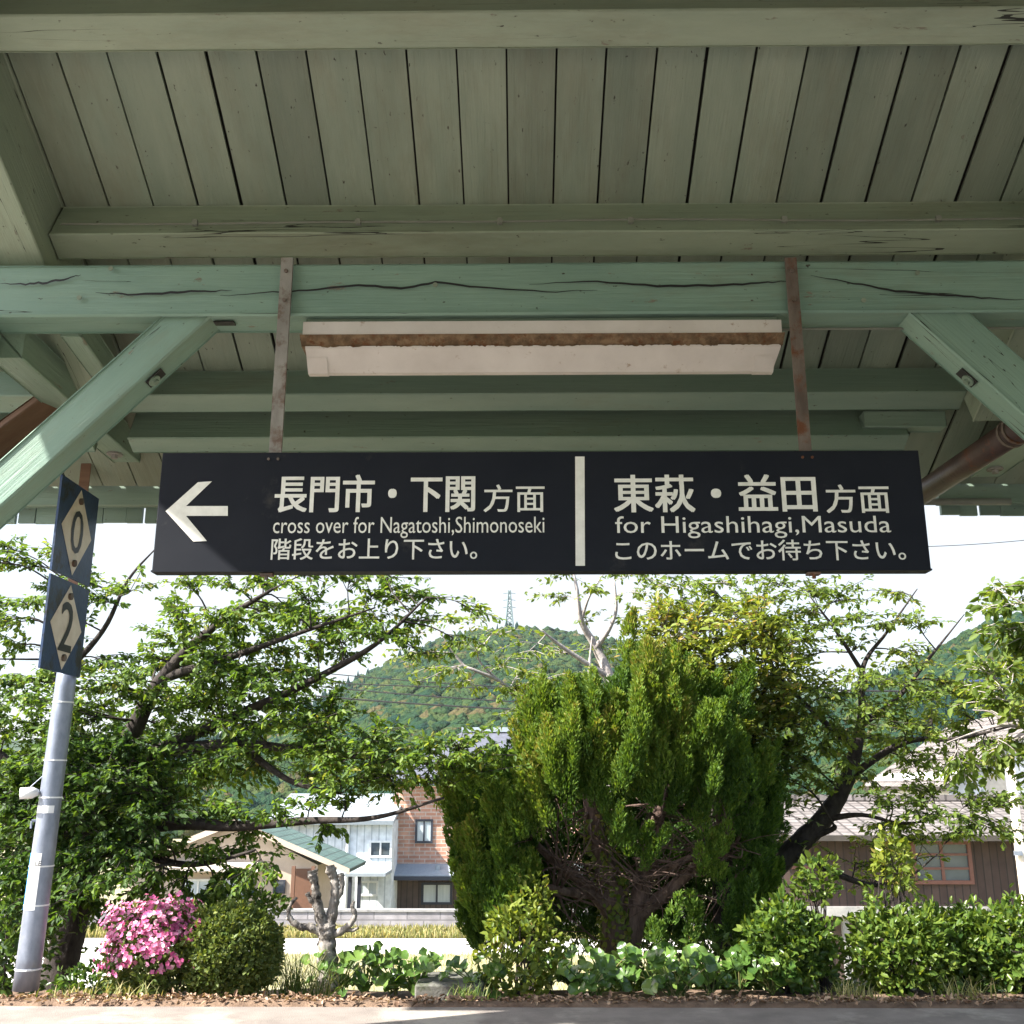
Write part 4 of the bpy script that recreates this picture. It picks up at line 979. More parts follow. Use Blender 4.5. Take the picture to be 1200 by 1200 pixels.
# lone sprays hanging in front of the bare middle, and along the right side
for x, y, n_, t_ in ((735, 985, 7, .5), (760, 1000, 4, .5), (838, 985, 6, .62), (850, 945, 5, .5), (828, 1010, 4, .6), (803, 1070, 4, .5), (860, 1060, 7, .3), (882, 1010, 7, .28), (780, 1090, 2, .45), (700, 930, 6, .5), (760, 920, 6, .4), (618, 1075, 5, .45), (876, 960, 6, .3), (870, 1090, 6, .25)):
    for _ in range(n_): plumes.append((x + random.gauss(0, 12), y + random.gauss(0, 14), front_y(x, y) + random.uniform(0, .2), random.uniform(.6, .95), t_))
pl_out = []
for (x, y, Y, s, tm) in plumes:
    c = np.array(at(x, y, Y)); h = .225 * s * r.uniform(.8, 1.5); w = .07 * s * r.uniform(.8, 1.3)
    lean = np.array([(x - 718) / 700 + r.normal(0, .16), -.16 + r.normal(0, .12), 1.0]); lean /= np.linalg.norm(lean)
    n_ = int(300 * s)
    t = r.uniform(0, 1, n_) ** .8; a = r.uniform(0, 2 * math.pi, n_)
    prof_ = w * (np.sin(np.pi * (t * .86 + .12)) ** .7) * (1 - .35 * t) * r.uniform(.55, 1.1, n_)
    side = np.stack([np.cos(a), np.sin(a), np.zeros(n_)], 1)
    P.append(c[None] + lean[None] * (h * (t - .35))[:, None] + side * prof_[:, None])
    D.append(lean[None] * r.uniform(.5, 1.1, n_)[:, None] + side * r.uniform(.25, .8, n_)[:, None] + r.normal(0, .16, (n_, 3)))
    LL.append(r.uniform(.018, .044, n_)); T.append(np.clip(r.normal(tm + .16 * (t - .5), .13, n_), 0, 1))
    pl_out.append(c)
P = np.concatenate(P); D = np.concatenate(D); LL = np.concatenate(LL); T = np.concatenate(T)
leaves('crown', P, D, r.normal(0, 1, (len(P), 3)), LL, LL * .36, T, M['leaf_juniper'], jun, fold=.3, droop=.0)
jl = [px_limb([(716, 1150, 8.70, 0.1342), (722, 1090, 8.67, 0.1175), (716, 1040, 8.65, 0.1007), (700, 985, 8.65, 0.0839), (690, 930, 8.70, 0.0559), (672, 860, 8.75, 0.0224)]),
      px_limb([(730, 1130, 8.67, 0.1007), (748, 1060, 8.65, 0.0839), (762, 1000, 8.70, 0.0671), (780, 920, 8.75, 0.0447), (800, 830, 8.75, 0.0179)]),
      px_limb([(722, 1080, 8.67, 0.0671), (690, 1040, 8.55, 0.0503), (650, 1010, 8.45, 0.0336), (600, 960, 8.35, 0.0168)]),
      px_limb([(745, 1075, 8.65, 0.0671), (800, 1030, 8.55, 0.0447), (850, 980, 8.45, 0.0280), (880, 930, 8.45, 0.0134)]),
      px_limb([(718, 1050, 8.65, 0.0559), (665, 1045, 8.40, 0.0336), (640, 1040, 8.25, 0.0224), (600, 1050, 8.15, 0.0112)]),
      px_limb([(757, 1030, 8.65, 0.0392), (810, 1005, 8.40, 0.0246), (840, 1000, 8.25, 0.0157), (880, 1010, 8.15, 0.0067)])]
jp = list(jl); lp = np.concatenate(jl)
for k in range(330):
    q = lp[r.integers(0, len(lp))]
    e = np.array(at(*(lambda z: (z[0], z[1]))(random.choice(scatter.bare)) if False else (r.uniform(605, 895), r.uniform(905, 1080)), r.uniform(7.8, 8.7)))
    if np.linalg.norm(e - q[:3]) > .75: continue
    md = (q[:3] + e) / 2 + r.normal(0, .07, 3)
    jp.append(smooth_path([tuple(q[:3]) + (min(q[3], .012),), tuple(md) + (.007,), tuple(e) + (.003,)], 4))
    for _ in range(2):
        f = e + r.normal(0, .10, 3); jp.append(smooth_path([tuple(md) + (.004,), tuple((md + f) / 2 + r.normal(0, .03, 3)) + (.003,), tuple(f) + (.002,)], 2))
tubes_np(jp, 9).build('trunk', M['bark_con'], jun, True)
# ivy on its trunk
n = 420; t = r.uniform(0, 1, n); i0 = (t * (len(jl[0]) * .7)).astype(int); c = jl[0][i0, :3]; a = r.uniform(math.pi, 2 * math.pi, n)
rad = jl[0][i0, 3] + .02
leaves('ivy', c + np.stack([np.cos(a) * rad, np.sin(a) * rad, r.normal(0, .03, n)], 1), np.stack([np.cos(a) * .4 + r.normal(0, .5, n), r.normal(-.2, .3, n), r.normal(-.6, .4, n)], 1), np.stack([np.cos(a), np.sin(a), r.normal(.3, .3, n)], 1), r.uniform(.03, .055, n), r.uniform(.026, .046, n), r.uniform(.3, 1, n), M['leaf_bright'], jun)

# ------------------------------------------------------------------ dead pollarded trunk
db = at(384, 1122, 7.5)
dead = thing('dead_tree', (db.x, 7.5, gz(7.5)), 'bleached pollarded dead trunk with curled stubs in front of the block wall', 'tree')
dl = [[(386, 1160, 7.5, .085), (384, 1125, 7.5, .068), (383, 1102, 7.5, .06), (383, 1090, 7.5, .062), (382, 1082, 7.5, .05)],
      [(382, 1094, 7.5, .045), (376, 1076, 7.49, .040), (372, 1058, 7.47, .034), (370, 1044, 7.45, .030), (369, 1034, 7.45, .027), (366, 1026, 7.45, .034), (365, 1020, 7.45, .026)],
      [(383, 1092, 7.5, .05), (389, 1072, 7.51, .038), (392, 1054, 7.51, .033), (393, 1040, 7.51, .029), (391, 1028, 7.51, .030), (388, 1020, 7.5, .037), (387, 1014, 7.5, .026)],
      [(380, 1094, 7.5, .036), (364, 1087, 7.47, .027), (352, 1086, 7.45, .024), (342, 1079, 7.43, .019), (338, 1069, 7.43, .014), (342, 1058, 7.43, .012), (348, 1052, 7.43, .008)],
      [(385, 1096, 7.5, .036), (400, 1091, 7.49, .026), (411, 1082, 7.48, .021), (416, 1072, 7.48, .017), (413, 1063, 7.48, .015), (415, 1056, 7.48, .010)],
      [(391, 1058, 7.51, .024), (399, 1046, 7.51, .020), (401, 1034, 7.51, .018), (399, 1024, 7.5, .024)], [(372, 1062, 7.47, .022), (364, 1054, 7.45, .017), (360, 1046, 7.45, .018)],
      [(342, 1079, 7.43, .015), (336, 1076, 7.41, .010)], [(404, 1089, 7.49, .018), (414, 1090, 7.48, .013), (420, 1087, 7.47, .008)], [(388, 1024, 7.5, .018), (393, 1016, 7.5, .012)], [(366, 1026, 7.45, .016), (372, 1018, 7.45, .011)]]
m_ = MB()
for l in dl:
    p = px_limb(l); m_.tube([Vector(q[:3]) for q in p], [q[3] * (1 + .10 * math.sin(i * 1.3) + .10 * noise.noise(Vector((i * .7, q[0] * 30, 2)))) for i, q in enumerate(p)], 12, wob=.20)
m_.build('trunk', M['bark_dead'], dead, True)

# ------------------------------------------------------------------ shrubs and low plants
def shrub(name, label, cat, px, py, Y, rx, ry, n, ll, mat, tm, seed, lw=.55, up=.3, depth=None, stems=10, group=None, lump=.25, shell=.45, root=None):
    """leafy bush: leaves over and inside a lumpy ellipsoid, on stems from its foot"""
    r = np.random.default_rng(seed); c = np.array(at(px, py, Y)); ax = rx * Y / FPX * .9; az = ry * Y / FPX * .87; ay = depth if depth else ax * .8
    base = np.array((c[0], Y, gz(Y)))
    root = thing(name, tuple(base), label, cat, group)
    u = unit(r.normal(size=(n, 3))); rad = (shell + (1 - shell) * r.uniform(0, 1, n) ** .5)
    lum = np.array([1 + lump * noise.noise(Vector((q[0] * 2.6 + seed, q[1] * 2.6, q[2] * 2.6))) + lump * .6 * noise.noise(Vector((q[0] * 6 + seed, q[1] * 6, q[2] * 6))) for q in u])
    pos = c[None] + u * np.array([ax, ay, az])[None] * (rad * lum)[:, None]
    pos[:, 2] = np.maximum(pos[:, 2], gz(Y) + .02)
    D = u * .7 + r.normal(0, .55, (n, 3)) + np.array([[0, 0, up]])
    Nn = u + r.normal(0, .5, (n, 3)) + np.array([[0, 0, .7]])
    L = r.uniform(ll * .65, ll * 1.2, n)
    leaves('foliage', pos, D, Nn, L, L * lw, np.clip(r.normal(tm, .2, n), 0, 1), mat, root)
    m_ = MB()
    for _ in range(stems):
        v = unit(r.normal(size=(1, 3)))[0]; e = c + v * np.array([ax, ay, az]) * r.uniform(.3, .85)
        b0 = base + np.array([r.normal(0, ax * .15), r.normal(0, ay * .15), -.02])
        pth = smooth_path([tuple(b0) + (.009,), tuple((b0 + e) / 2 + r.normal(0, .05, 3)) + (.006,), tuple(e) + (.003,)], 4)
        m_.tube([Vector(q[:3]) for q in pth], [q[3] for q in pth], 5)
    m_.build('stem', M['bark'], root)
    return root, c, (ax, ay, az)

# azalea
az_root, c, (ax, ay, azz) = shrub('azalea', 'pink flowering azalea bush beside the round clipped bush', 'shrub', 182, 1116, 6.25, 57, 60, 4200, .04, M['leaf_box'], .45, 31, lw=.5, depth=.28, lump=.34)
r = np.random.default_rng(33); fl_P = []; fl_D = []; fl_N = []; fl_T = []; fl_L = []
k = 0
while k < 1150:
    u = unit(r.normal(size=(1, 3)))[0]
    if u[2] < -.25 or u[1] > .55: continue
    w = .42 + .75 * u[2] - .45 * u[0] + noise.noise(Vector((u[0] * 3.2, u[1] * 3.2, u[2] * 3.2))) * 1.5
    if r.uniform() > w: continue
    lm_ = 1 + .34 * noise.noise(Vector((u[0] * 2.6 + 31, u[1] * 2.6, u[2] * 2.6))) + .34 * .6 * noise.noise(Vector((u[0] * 6 + 31, u[1] * 6, u[2] * 6))); p = c + u * np.array([ax, ay, azz]) * lm_ * r.uniform(.94, 1.14); k += 1
    nrm = u + r.normal(0, .3, 3) + np.array([0, -.3, .2]); nrm /= np.linalg.norm(nrm)
    t1 = np.cross(nrm, [.3, .1, 1]); t1 /= np.linalg.norm(t1); t2 = np.cross(nrm, t1); tt = r.uniform(0, 1); a0 = r.uniform(0, 6)
    for q in range(5):
        a = a0 + q * 2 * math.pi / 5; d = t1 * math.cos(a) + t2 * math.sin(a)
        fl_P.append(p); fl_D.append(d + nrm * .45); fl_N.append(nrm - d * .3); fl_T.append(np.clip(tt + r.normal(0, .1), 0, 1)); fl_L.append(r.uniform(.010, .019))
fl_L = np.array(fl_L)
leaves('blossoms', fl_P, fl_D, fl_N, fl_L, fl_L * .85, fl_T, M['petal'], az_root, fold=-.12, droop=.2)
shrub('clipped_bush', 'round clipped olive green bush right of the pink azalea', 'shrub', 268, 1116, 6.35, 61, 57, 17000, .030, M['leaf_box'], .5, 35, lw=.6, depth=.33, lump=.16, shell=.45)

# the low shrubs
shrub('leafy_shrub', 'yellow green leafy shrub at the foot of the juniper on the left', 'shrub', 612, 1118, 7.5, 50, 62, 950, .06, M['leaf_bright'], .55, 41, lump=.35)
shrub('leafy_shrub', 'slim pale shrub climbing against the left side of the juniper', 'shrub', 622, 1062, 7.7, 26, 36, 320, .055, M['leaf_bright'], .6, 42, lump=.4)
shrub('leafy_shrub', 'dark green shrub in front of the leaning cherry trunk', 'shrub', 925, 1106, 7.7, 52, 50, 3000, .058, M['leaf_shrub'], .5, 43, lump=.58)
shrub('leafy_shrub', 'glossy green shrub below the red framed window of the wooden building', 'shrub', 1052, 1111, 7.75, 62, 53, 3000, .058, M['leaf_shrub'], .62, 44, lump=.58)
shrub('leafy_shrub', 'tall weedy shrub under the boarded wall at the right', 'shrub', 1125, 1106, 7.95, 52, 46, 2400, .058, M['leaf_shrub'], .5, 45, lump=.58)
shrub('leafy_shrub', 'dense green shrub at the right edge of the platform bed', 'shrub', 1192, 1111, 7.75, 50, 53, 2400, .058, M['leaf_shrub'], .55, 46, lump=.58)
shrub('leafy_shrub', 'low dark shrub between the juniper trunk and the leaning cherry', 'shrub', 838, 1120, 8.1, 55, 32, 700, .06, M['leaf_shrub'], .25, 47, lump=.35)
shrub('leafy_shrub', 'dark shrub behind the foot of the number plate pole', 'shrub', 10, 1090, 7.3, 60, 75, 1300, .06, M['leaf_shrub'], .25, 48, lump=.35)
shrub('leafy_shrub', 'small dark shrub between the pole and the azalea', 'shrub', 105, 1152, 6.9, 42, 20, 420, .05, M['leaf_shrub'], .2, 49, lump=.35)
shrub('leafy_shrub', 'dark trimmed hedge plant behind the azalea and clipped bush', 'shrub', 275, 1062, 7.8, 65, 20, 900, .05, M['leaf_shrub'], .35, 50, lump=.3)
shrub('sapling', 'yellow green sapling standing before the boarded wall', 'sapling', 1046, 1008, 7.8, 22, 40, 240, .065, M['leaf_bright'], .6, 51, lump=.45)
shrub('sapling', 'small sapling beside the curve of the leaning trunk', 'sapling', 958, 1030, 7.8, 26, 26, 200, .07, M['leaf_shrub'], .65, 52, lump=.45)

# round-leaved leopard plants in a row along the bed
def round_plant(px, py, Y, n, size, label, seed, spread):
    r = np.random.default_rng(seed); b = np.array(at(px, py, Y)); b[2] = gz(Y) + .03
    root = thing('leopard_plant', tuple(b), label, 'plant', 'round leaved plants along the platform bed')
    V = []; F = []; T = []; m_ = MB()
    for k in range(n):
        a = r.uniform(0, 2 * math.pi); rad = spread * r.uniform(.15, 1); h = r.uniform(.05 if px > 620 else .03, .24) * size / .1
        c = b + np.array([math.cos(a) * rad, math.sin(a) * rad * .7 - .03, h])
        s = size * r.uniform(.55, 1.1)
        nrm = np.array([math.cos(a) * .5 + r.normal(0, .25), -.55 + r.normal(0, .25), .8]); nrm /= np.linalg.norm(nrm)
        d = np.array([math.cos(a), math.sin(a) - .5, -.25]); d -= nrm * d.dot(nrm); d /= np.linalg.norm(d); sd = np.cross(nrm, d)
        o0 = len(V); V.append(c - nrm * .012)
        for q in range(13):
            th = R(-165) + R(330) * q / 12; rr = s * (.5 + .05 * math.sin(th * 5 + k))
            V.append(c + d * math.cos(th) * rr + sd * math.sin(th) * rr + nrm * (.012 * math.sin(th * 3 + k) + .01))
        for q in range(0, 12, 1): F.append((o0, o0 + 1 + q, o0 + 2 + q))
        T += [np.clip(r.normal(.5, .25), 0, 1)] * 12
        m_.tube([Vector(b + r.normal(0, .015, 3)), Vector((b + c) / 2 + np.array([0, 0, .03])), Vector(c - nrm * .01)], .004, 5)
    np_mesh('foliage', V, F, T, M['leaf_coltsfoot'], root, smooth=False, nper=3)
    m_.build('stem', M['grass'], root)
spots = [(398, 1150, 'leopard plant in front of the dead pollarded trunk'), (428, 1158, 'leopard plant right of the tuft of long grass'), (462, 1160, 'leopard plant close to the concrete block'),
         (488, 1168, 'small leopard plant beside the concrete block on its left side'), (640, 1165, 'leopard plant under the yellow green shrub'), (672, 1160, 'leopard plant left of the juniper trunk'),
         (703, 1158, 'leopard plant right in front of the juniper trunk'), (738, 1150, 'leopard plant in the shade right of the juniper trunk'), (768, 1160, 'leopard plant under the juniper on its right half'),
         (800, 1155, 'leopard plant with broad leaves before the low dark shrub'), (832, 1150, 'large leopard plant left of the leaning cherry foot'), (866, 1150, 'leopard plant at the foot of the leaning cherry'),
         (690, 1178, 'low leopard plant nearest the asphalt under the juniper'), (790, 1178, 'low leopard plant at the asphalt edge left of the shaded litter'), (560, 1172, 'pale leopard plant right of the concrete block'),
         (905, 1160, 'leopard plant beneath the dark green shrub')]
for k, (x, y, lab) in enumerate(spots):
    round_plant(x, y, 7.45 + .3 * ((k * 37) % 10) / 10 - (.3 if y > 1170 else 0), 15 if x > 620 else 22, .118 if x > 620 else .115, lab, 60 + k, .24)

def grass_tuft(px, py, Y, n, h, mat, label, seed, spread=.06):
    r = np.random.default_rng(seed); b = np.array(at(px, py, Y)); b[2] = gz(Y) + .02
    P = b[None] + np.stack([r.normal(0, spread, n), r.normal(0, spread * .7, n), np.zeros(n)], 1)
    V = []; F = []; L = h * r.uniform(.5, 1.1, n); a = r.uniform(0, 2 * math.pi, n); bend = r.uniform(.15, .8, n)
    for k in range(n):
        d = np.array([math.cos(a[k]), math.sin(a[k]), 0]); s = np.array([-d[1], d[0], 0]) * .005; o0 = len(V)
        for q in range(5):
            t = q / 4; p = P[k] + d * bend[k] * L[k] * t * t + np.array([0, 0, L[k] * (t - .35 * bend[k] * t * t)]); w = 1 - t * .9
            V += [p - s * w, p + s * w]
        F += [(o0 + 2 * q, o0 + 2 * q + 1, o0 + 2 * q + 3, o0 + 2 * q + 2) for q in range(4)]
    o = np_mesh('grass_tuft', V, F, np.repeat(r.uniform(0, 1, n), 4), mat, None, origin=tuple(b))
    tag(o, label, 'grass tuft', 'grass tufts in the bed')
grass_tuft(345, 1165, 6.6, 190, .45, M['grass'], 'tuft of long arching grass right of the clipped bush', 80, .07)
grass_tuft(372, 1160, 6.7, 80, .33, M['grass'], 'shorter grass tuft below the dead pollarded trunk', 81, .06)
grass_tuft(140, 1178, 5.7, 60, .10, M['drygrass'], 'short dry grass tuft under the azalea', 82, .1)
grass_tuft(80, 1178, 5.7, 60, .08, M['drygrass'], 'short dry grass tuft right of the pole foot', 83, .07)
grass_tuft(1000, 1172, 5.75, 90, .13, M['drygrass'], 'dry straw tuft between the shrubs at the right', 84, .08)
grass_tuft(1135, 1172, 5.75, 60, .16, M['drygrass'], 'dry straw tuft under the dense right edge shrub', 85, .08)
grass_tuft(550, 1175, 5.8, 90, .12, M['grass'], 'green grass tuft at the right end of the concrete block', 86, .05)

# undergrowth on the bank behind the shrubs
n = 9000; r = np.random.default_rng(77)
ux_ = r.uniform(.6, 5.2, n); uy_ = r.uniform(8.0, 9.6, n); hgt = np.array([.28 + .2 * noise.noise(Vector((a * 1.7, b * 1.7, 0))) for a, b in zip(ux_, uy_)])
uz_ = np.array([gz(b) for b in uy_]) + hgt * r.uniform(0, 1, n) ** .6 + np.clip(uy_ - 8.3, 0, 9) * .3
L = r.uniform(.04, .085, n)
o = leaves('undergrowth', np.stack([ux_, uy_, uz_], 1), r.normal(size=(n, 3)) + np.array([[0, -.4, .2]]), r.normal(0, .5, (n, 3)) + np.array([[0, -.3, 1]]), L, L * .55, np.clip(r.normal(.35, .2, n), 0, 1), M['leaf_shrub'], None)
tag(o, 'dark leafy undergrowth covering the bank behind the shrubs', 'undergrowth', kind='stuff')
# concrete block edge in the gap
a = at(486, 1154, 7.2); b = at(566, 1172, 7.2)
blk = MB(); blk.box((a.x, 7.2, gz(7.2) - .03), (b.x, 7.7, a.z)); o = blk.build('concrete_block', M['concrete_dark'], origin=((a.x + b.x) / 2, 7.45, gz(7.45)))
bv = o.modifiers.new('bevel', 'BEVEL'); bv.width = .01
tag(o, 'low grey concrete block in the gap left of the yellow green shrub', 'concrete block')
# dry grass on the lot
n = 42000; r = np.random.default_rng(90)
gx = r.uniform(-17, 6, n); gy = np.where(r.uniform(size=n) < .55, r.uniform(16.5, 28.6, n), r.uniform(31.3, 32.8, n))
ok = ~((gx < -9.3) & (gy > 20.5) & (gy < 28.7)); gx = gx[ok]; gy = gy[ok]; n = len(gx)
P = np.stack([gx, gy, np.full(n, -3.2)], 1); D = np.stack([r.normal(0, .35, n), r.normal(0, .35, n), np.ones(n)], 1)
hh = r.uniform(.05, .16, n) * (1 + (gy > 29) * .9)
o = leaves('dry_grass', P, D, r.normal(size=(n, 3)), hh, hh * .14, r.uniform(0, 1, n), M['drygrass'], None)
tag(o, 'dry yellow grass on the vacant lot before the block wall', 'grass', kind='stuff')

# ================================================================== HOUSES AND WALL BEYOND
wl = thing('block_wall', (-8, 33.0, -3.2), 'long low concrete block wall at the back of the vacant lot', 'wall')
zt = at(400, 1068, 33).z
MB().box((-40, 32.9, -3.4), (14, 33.1, zt)).build('wall_blocks', M['block'], wl)
MB().box((-40, 32.86, zt + .002), (14, 33.14, zt + .07)).build('coping', M['concrete'], wl)

M['brick'] = brick_mat('brown_brick', (.33, .16, .105), (.44, .245, .17), (.42, .35, .30), .46, .16, .02, rot=(R(90), 0, 0))
M['glass'] = rough_mat('window_glass', (.03, .045, .06), (.07, .09, .11), scale=1.5, rough=.08, bump=0, spec=.8)
M['glass_curtain'] = rough_mat('curtained_glass', (.30, .36, .40), (.48, .53, .56), scale=1.0, stretch=(4, 4, .3), rough=.12, bump=0, spec=.8)
M['frame_dark'] = flat_mat('dark_window_frame', (.03, .035, .05), rough=.4)
M['frame_white'] = flat_mat('white_window_frame', (.68, .70, .70), rough=.4)
M['white_wall'] = brick_mat('white_siding', (.56, .60, .62), (.60, .64, .66), (.36, .41, .44), .3, 50.0, .025, rot=(R(90), 0, 0), offset=0, bump=.4)
M['beige'] = rough_mat('beige_render', (.40, .32, .25), (.48, .39, .31), scale=2, rough=.9, bump=.2)
M['cream'] = flat_mat('cream_trim', (.62, .55, .45), rough=.7)
M['brown_door'] = flat_mat('brown_door', (.15, .075, .045), rough=.6)
M['dark_wood'] = brick_mat('dark_wood_cladding', (.075, .055, .045), (.10, .07, .055), (.04, .03, .025), .25, 30.0, .02, rot=(R(90), 0, 0), offset=0)
M['green_tile'] = brick_mat('green_roof_tile', (.06, .115, .10), (.085, .145, .125), (.03, .055, .05), .36, .34, .03, coords='Object', offset=.5, bump=1)
M['grey_tile'] = brick_mat('grey_blue_tile', (.17, .18, .22), (.23, .24, .28), (.08, .085, .11), .42, .40, .045, rot=(R(90), 0, 0), offset=0, bump=1)
M['old_tile'] = brick_mat('weathered_tile', (.135, .118, .11), (.19, .168, .158), (.06, .052, .048), .29, .30, .03, offset=0, bump=1)
M['board_wall'] = brick_mat('weathered_board_wall', (.036, .021, .017), (.056, .035, .029), (.016, .011, .009), .17, 40.0, .012, rot=(R(90), 0, 0), offset=0)
M['red_frame'] = flat_mat('red_brown_frame', (.14, .06, .045), rough=.6)
M['plaster'] = rough_mat('white_plaster', (.68, .67, .66), (.78, .77, .76), scale=1.2, rough=.9, bump=.1)
M['slate'] = flat_mat('grey_panel', (.28, .32, .35), rough=.5)

def window(px0, px1, py0, py1, Y, parent, frame, pane, bars=(.5,), hbars=(), t=.06, name='window'):
    a = at(px0, py0, Y); b = at(px1, py1, Y); x0, x1, z1, z0 = a.x, b.x, a.z, b.z
    m_ = MB(); d = .07
    m_.box((x0, Y - d, z0), (x0 + t, Y + .02, z1)); m_.box((x1 - t, Y - d, z0), (x1, Y + .02, z1))
    m_.box((x0 + t, Y - d, z1 - t), (x1 - t, Y + .02, z1)); m_.box((x0 + t, Y - d, z0), (x1 - t, Y + .02, z0 + t))
    for f in bars: xc = x0 + (x1 - x0) * f; m_.box((xc - t * .4, Y - d + .012, z0 + t), (xc + t * .4, Y, z1 - t))
    for f in hbars: zc = z0 + (z1 - z0) * f; m_.box((x0 + t, Y - d + .016, zc - t * .3), (x1 - t, Y - .01, zc + t * .3))
    w = m_.build(name, frame, parent)
    p = MB(); p.box((x0 + t * .5, Y - .022, z0 + t * .5), (x1 - t * .5, Y - .012, z1 - t * .5)); p.build('pane', pane, w)
    return w
def slab_roof(name, pts, th, mat, parent, rot_local=True):
    """one roof plane as a slab: 4 corner points, local XY in the plane so tiles follow it"""
    p = [Vector(q) for q in pts]; ux = (p[1] - p[0]).normalized(); nz = ux.cross(p[3] - p[0]).normalized(); uy = nz.cross(ux)
    if nz.z < 0: nz = -nz; uy = nz.cross(ux)
    vs = p + [q - nz * th for q in p]
    m_ = MB(); m_.add(vs, [(0, 1, 2, 3), (7, 6, 5, 4), (0, 4, 5, 1), (1, 5, 6, 2), (2, 6, 7, 3), (3, 7, 4, 0)])
    o = m_.build(name, mat, None); mm = Matrix((ux, uy, nz)).transposed().to_4x4(); mm.translation = p[0]
    o.data.transform(mm.inverted()); o.parent = parent; mm.translation = p[0] - world_loc(parent); o.matrix_basis = mm
    return o

# brick house
Y = 46.0
bx0, bx1 = at(460, 1000, Y).x, at(700, 1000, Y).x; bt = at(500, 922, Y).z
br = thing('brick_house', ((bx0 + bx1) / 2, Y + 4, -5.2), 'two storey brown brick house with grey tiled roof behind the juniper', 'house')
MB().box((bx0, Y, at(500, 1024, Y).z), (bx1, Y + 8, bt)).build('brick_wall', M['brick'], br)
MB().box((bx0 + .05, Y + .3, -5.2), (bx1, Y + 7.9, at(500, 1024, Y).z - .002)).build('ground_floor_wall', M['dark_wood'], br)
window(487, 507, 960, 988, Y, br, M['frame_dark'], M['glass_curtain'], bars=(.5,), t=.09)
window(494, 530, 1034, 1060, Y + .3, br, M['frame_dark'], M['glass_curtain'], bars=(.5,), t=.1)
a = at(455, 1021, Y - 1); b = at(720, 1030, Y - 1)
m_ = MB(); m_.prism([(Y - 1.0, b.z), (Y - 1.0, b.z + .14), (Y + .0, b.z + .52), (Y + .0, b.z + .30)], bx0 - .2, bx1); m_.build('awning', M['slate'], br)
m_ = MB(); m_.box((bx0 - .22, Y - 1.06, b.z - .06), (bx1, Y - .99, b.z + .1)); m_.build('awning_edge', M['frame_dark'], br)
m_ = MB(); c = at(513, 1018, Y - .5); m_.tube([c - Vector((0, 0, .2)), c + Vector((0, 0, .15))], .11, 8); m_.build('vent', M['slate'], br)
e0 = at(470, 915, Y - .8); r0_ = at(540, 858, Y + 3.5)
slab_roof('roof', [(bx0 - .6, Y - .8, e0.z), (bx1 + .6, Y - .8, e0.z), (bx1 - 1.2, Y + 3.5, r0_.z), (at(541, 858, Y + 3.5).x, Y + 3.5, r0_.z)], .2, M['grey_tile'], br)
slab_roof('roof', [(bx1 + .6, Y + 8.8, e0.z), (bx0 - .6, Y + 8.8, e0.z), (at(541, 858, Y + 3.5).x, Y + 3.5, r0_.z - .01), (bx1 - 1.2, Y + 3.5, r0_.z - .01)], .2, M['grey_tile'], br)
MB().box((at(541, 858, Y + 3.5).x, Y + 3.35, r0_.z), (bx1 - 1.2, Y + 3.65, r0_.z + .22)).build('ridge', M['slate'], br)

# pale house
Y = 44.0
wx0, wx1 = at(325, 1000, Y).x, at(459, 1000, Y).x
wh = thing('pale_house', ((wx0 + wx1) / 2, Y + 4, -5.2), 'pale white corrugated house left of the brick house', 'house')
MB().box((wx0, Y, -5.2), (wx1, Y + 8, at(400, 962, Y).z)).build('siding_wall', M['white_wall'], wh)
slab_roof('roof', [(wx0 - .5, Y - .5, at(400, 962, Y).z + .02), (wx1 + .1, Y - .5, at(400, 962, Y).z + .02), (wx1 + .1, Y + 4.2, at(400, 930, Y + 4).z), (wx0 - .5, Y + 4.2, at(400, 930, Y + 4).z)], .16, M['slate'], wh)
slab_roof('roof', [(wx1 + .1, Y + 8.4, at(400, 962, Y).z + .02), (wx0 - .5, Y + 8.4, at(400, 962, Y).z + .02), (wx0 - .5, Y + 4.2, at(400, 930, Y + 4).z - .01), (wx1 + .1, Y + 4.2, at(400, 930, Y + 4).z - .01)], .16, M['slate'], wh)
window(433, 459, 985, 1005, Y, wh, M['frame_white'], M['glass'], bars=(.5,), t=.08)
window(420, 443, 1032, 1050, Y, wh, M['frame_white'], M['glass_curtain'], bars=(.5,), t=.08)
m_ = MB()
c0 = at(404, 1027, Y - 2); c1 = at(452, 1027, Y - 2); m_.box((c0.x, Y - 2.1, c0.z), (c1.x, Y - .05, c0.z + .12))
wp = m_.build('porch_roof', M['slate'], wh)
for px in (410, 421): m_ = MB(); q = at(px, 1040, Y - 1.9); m_.box((q.x - .07, Y - 1.97, -5.2), (q.x + .07, Y - 1.83, c0.z - .002)); m_.build('post', M['frame_dark'], wp)
m_ = MB(); q = at(407, 1000, Y - .08); m_.tube([(q.x, Y - .08, -5.2), (q.x, Y - .08, at(407, 965, Y).z)], .07, 8); m_.build('drainpipe', M['frame_white'], wh)

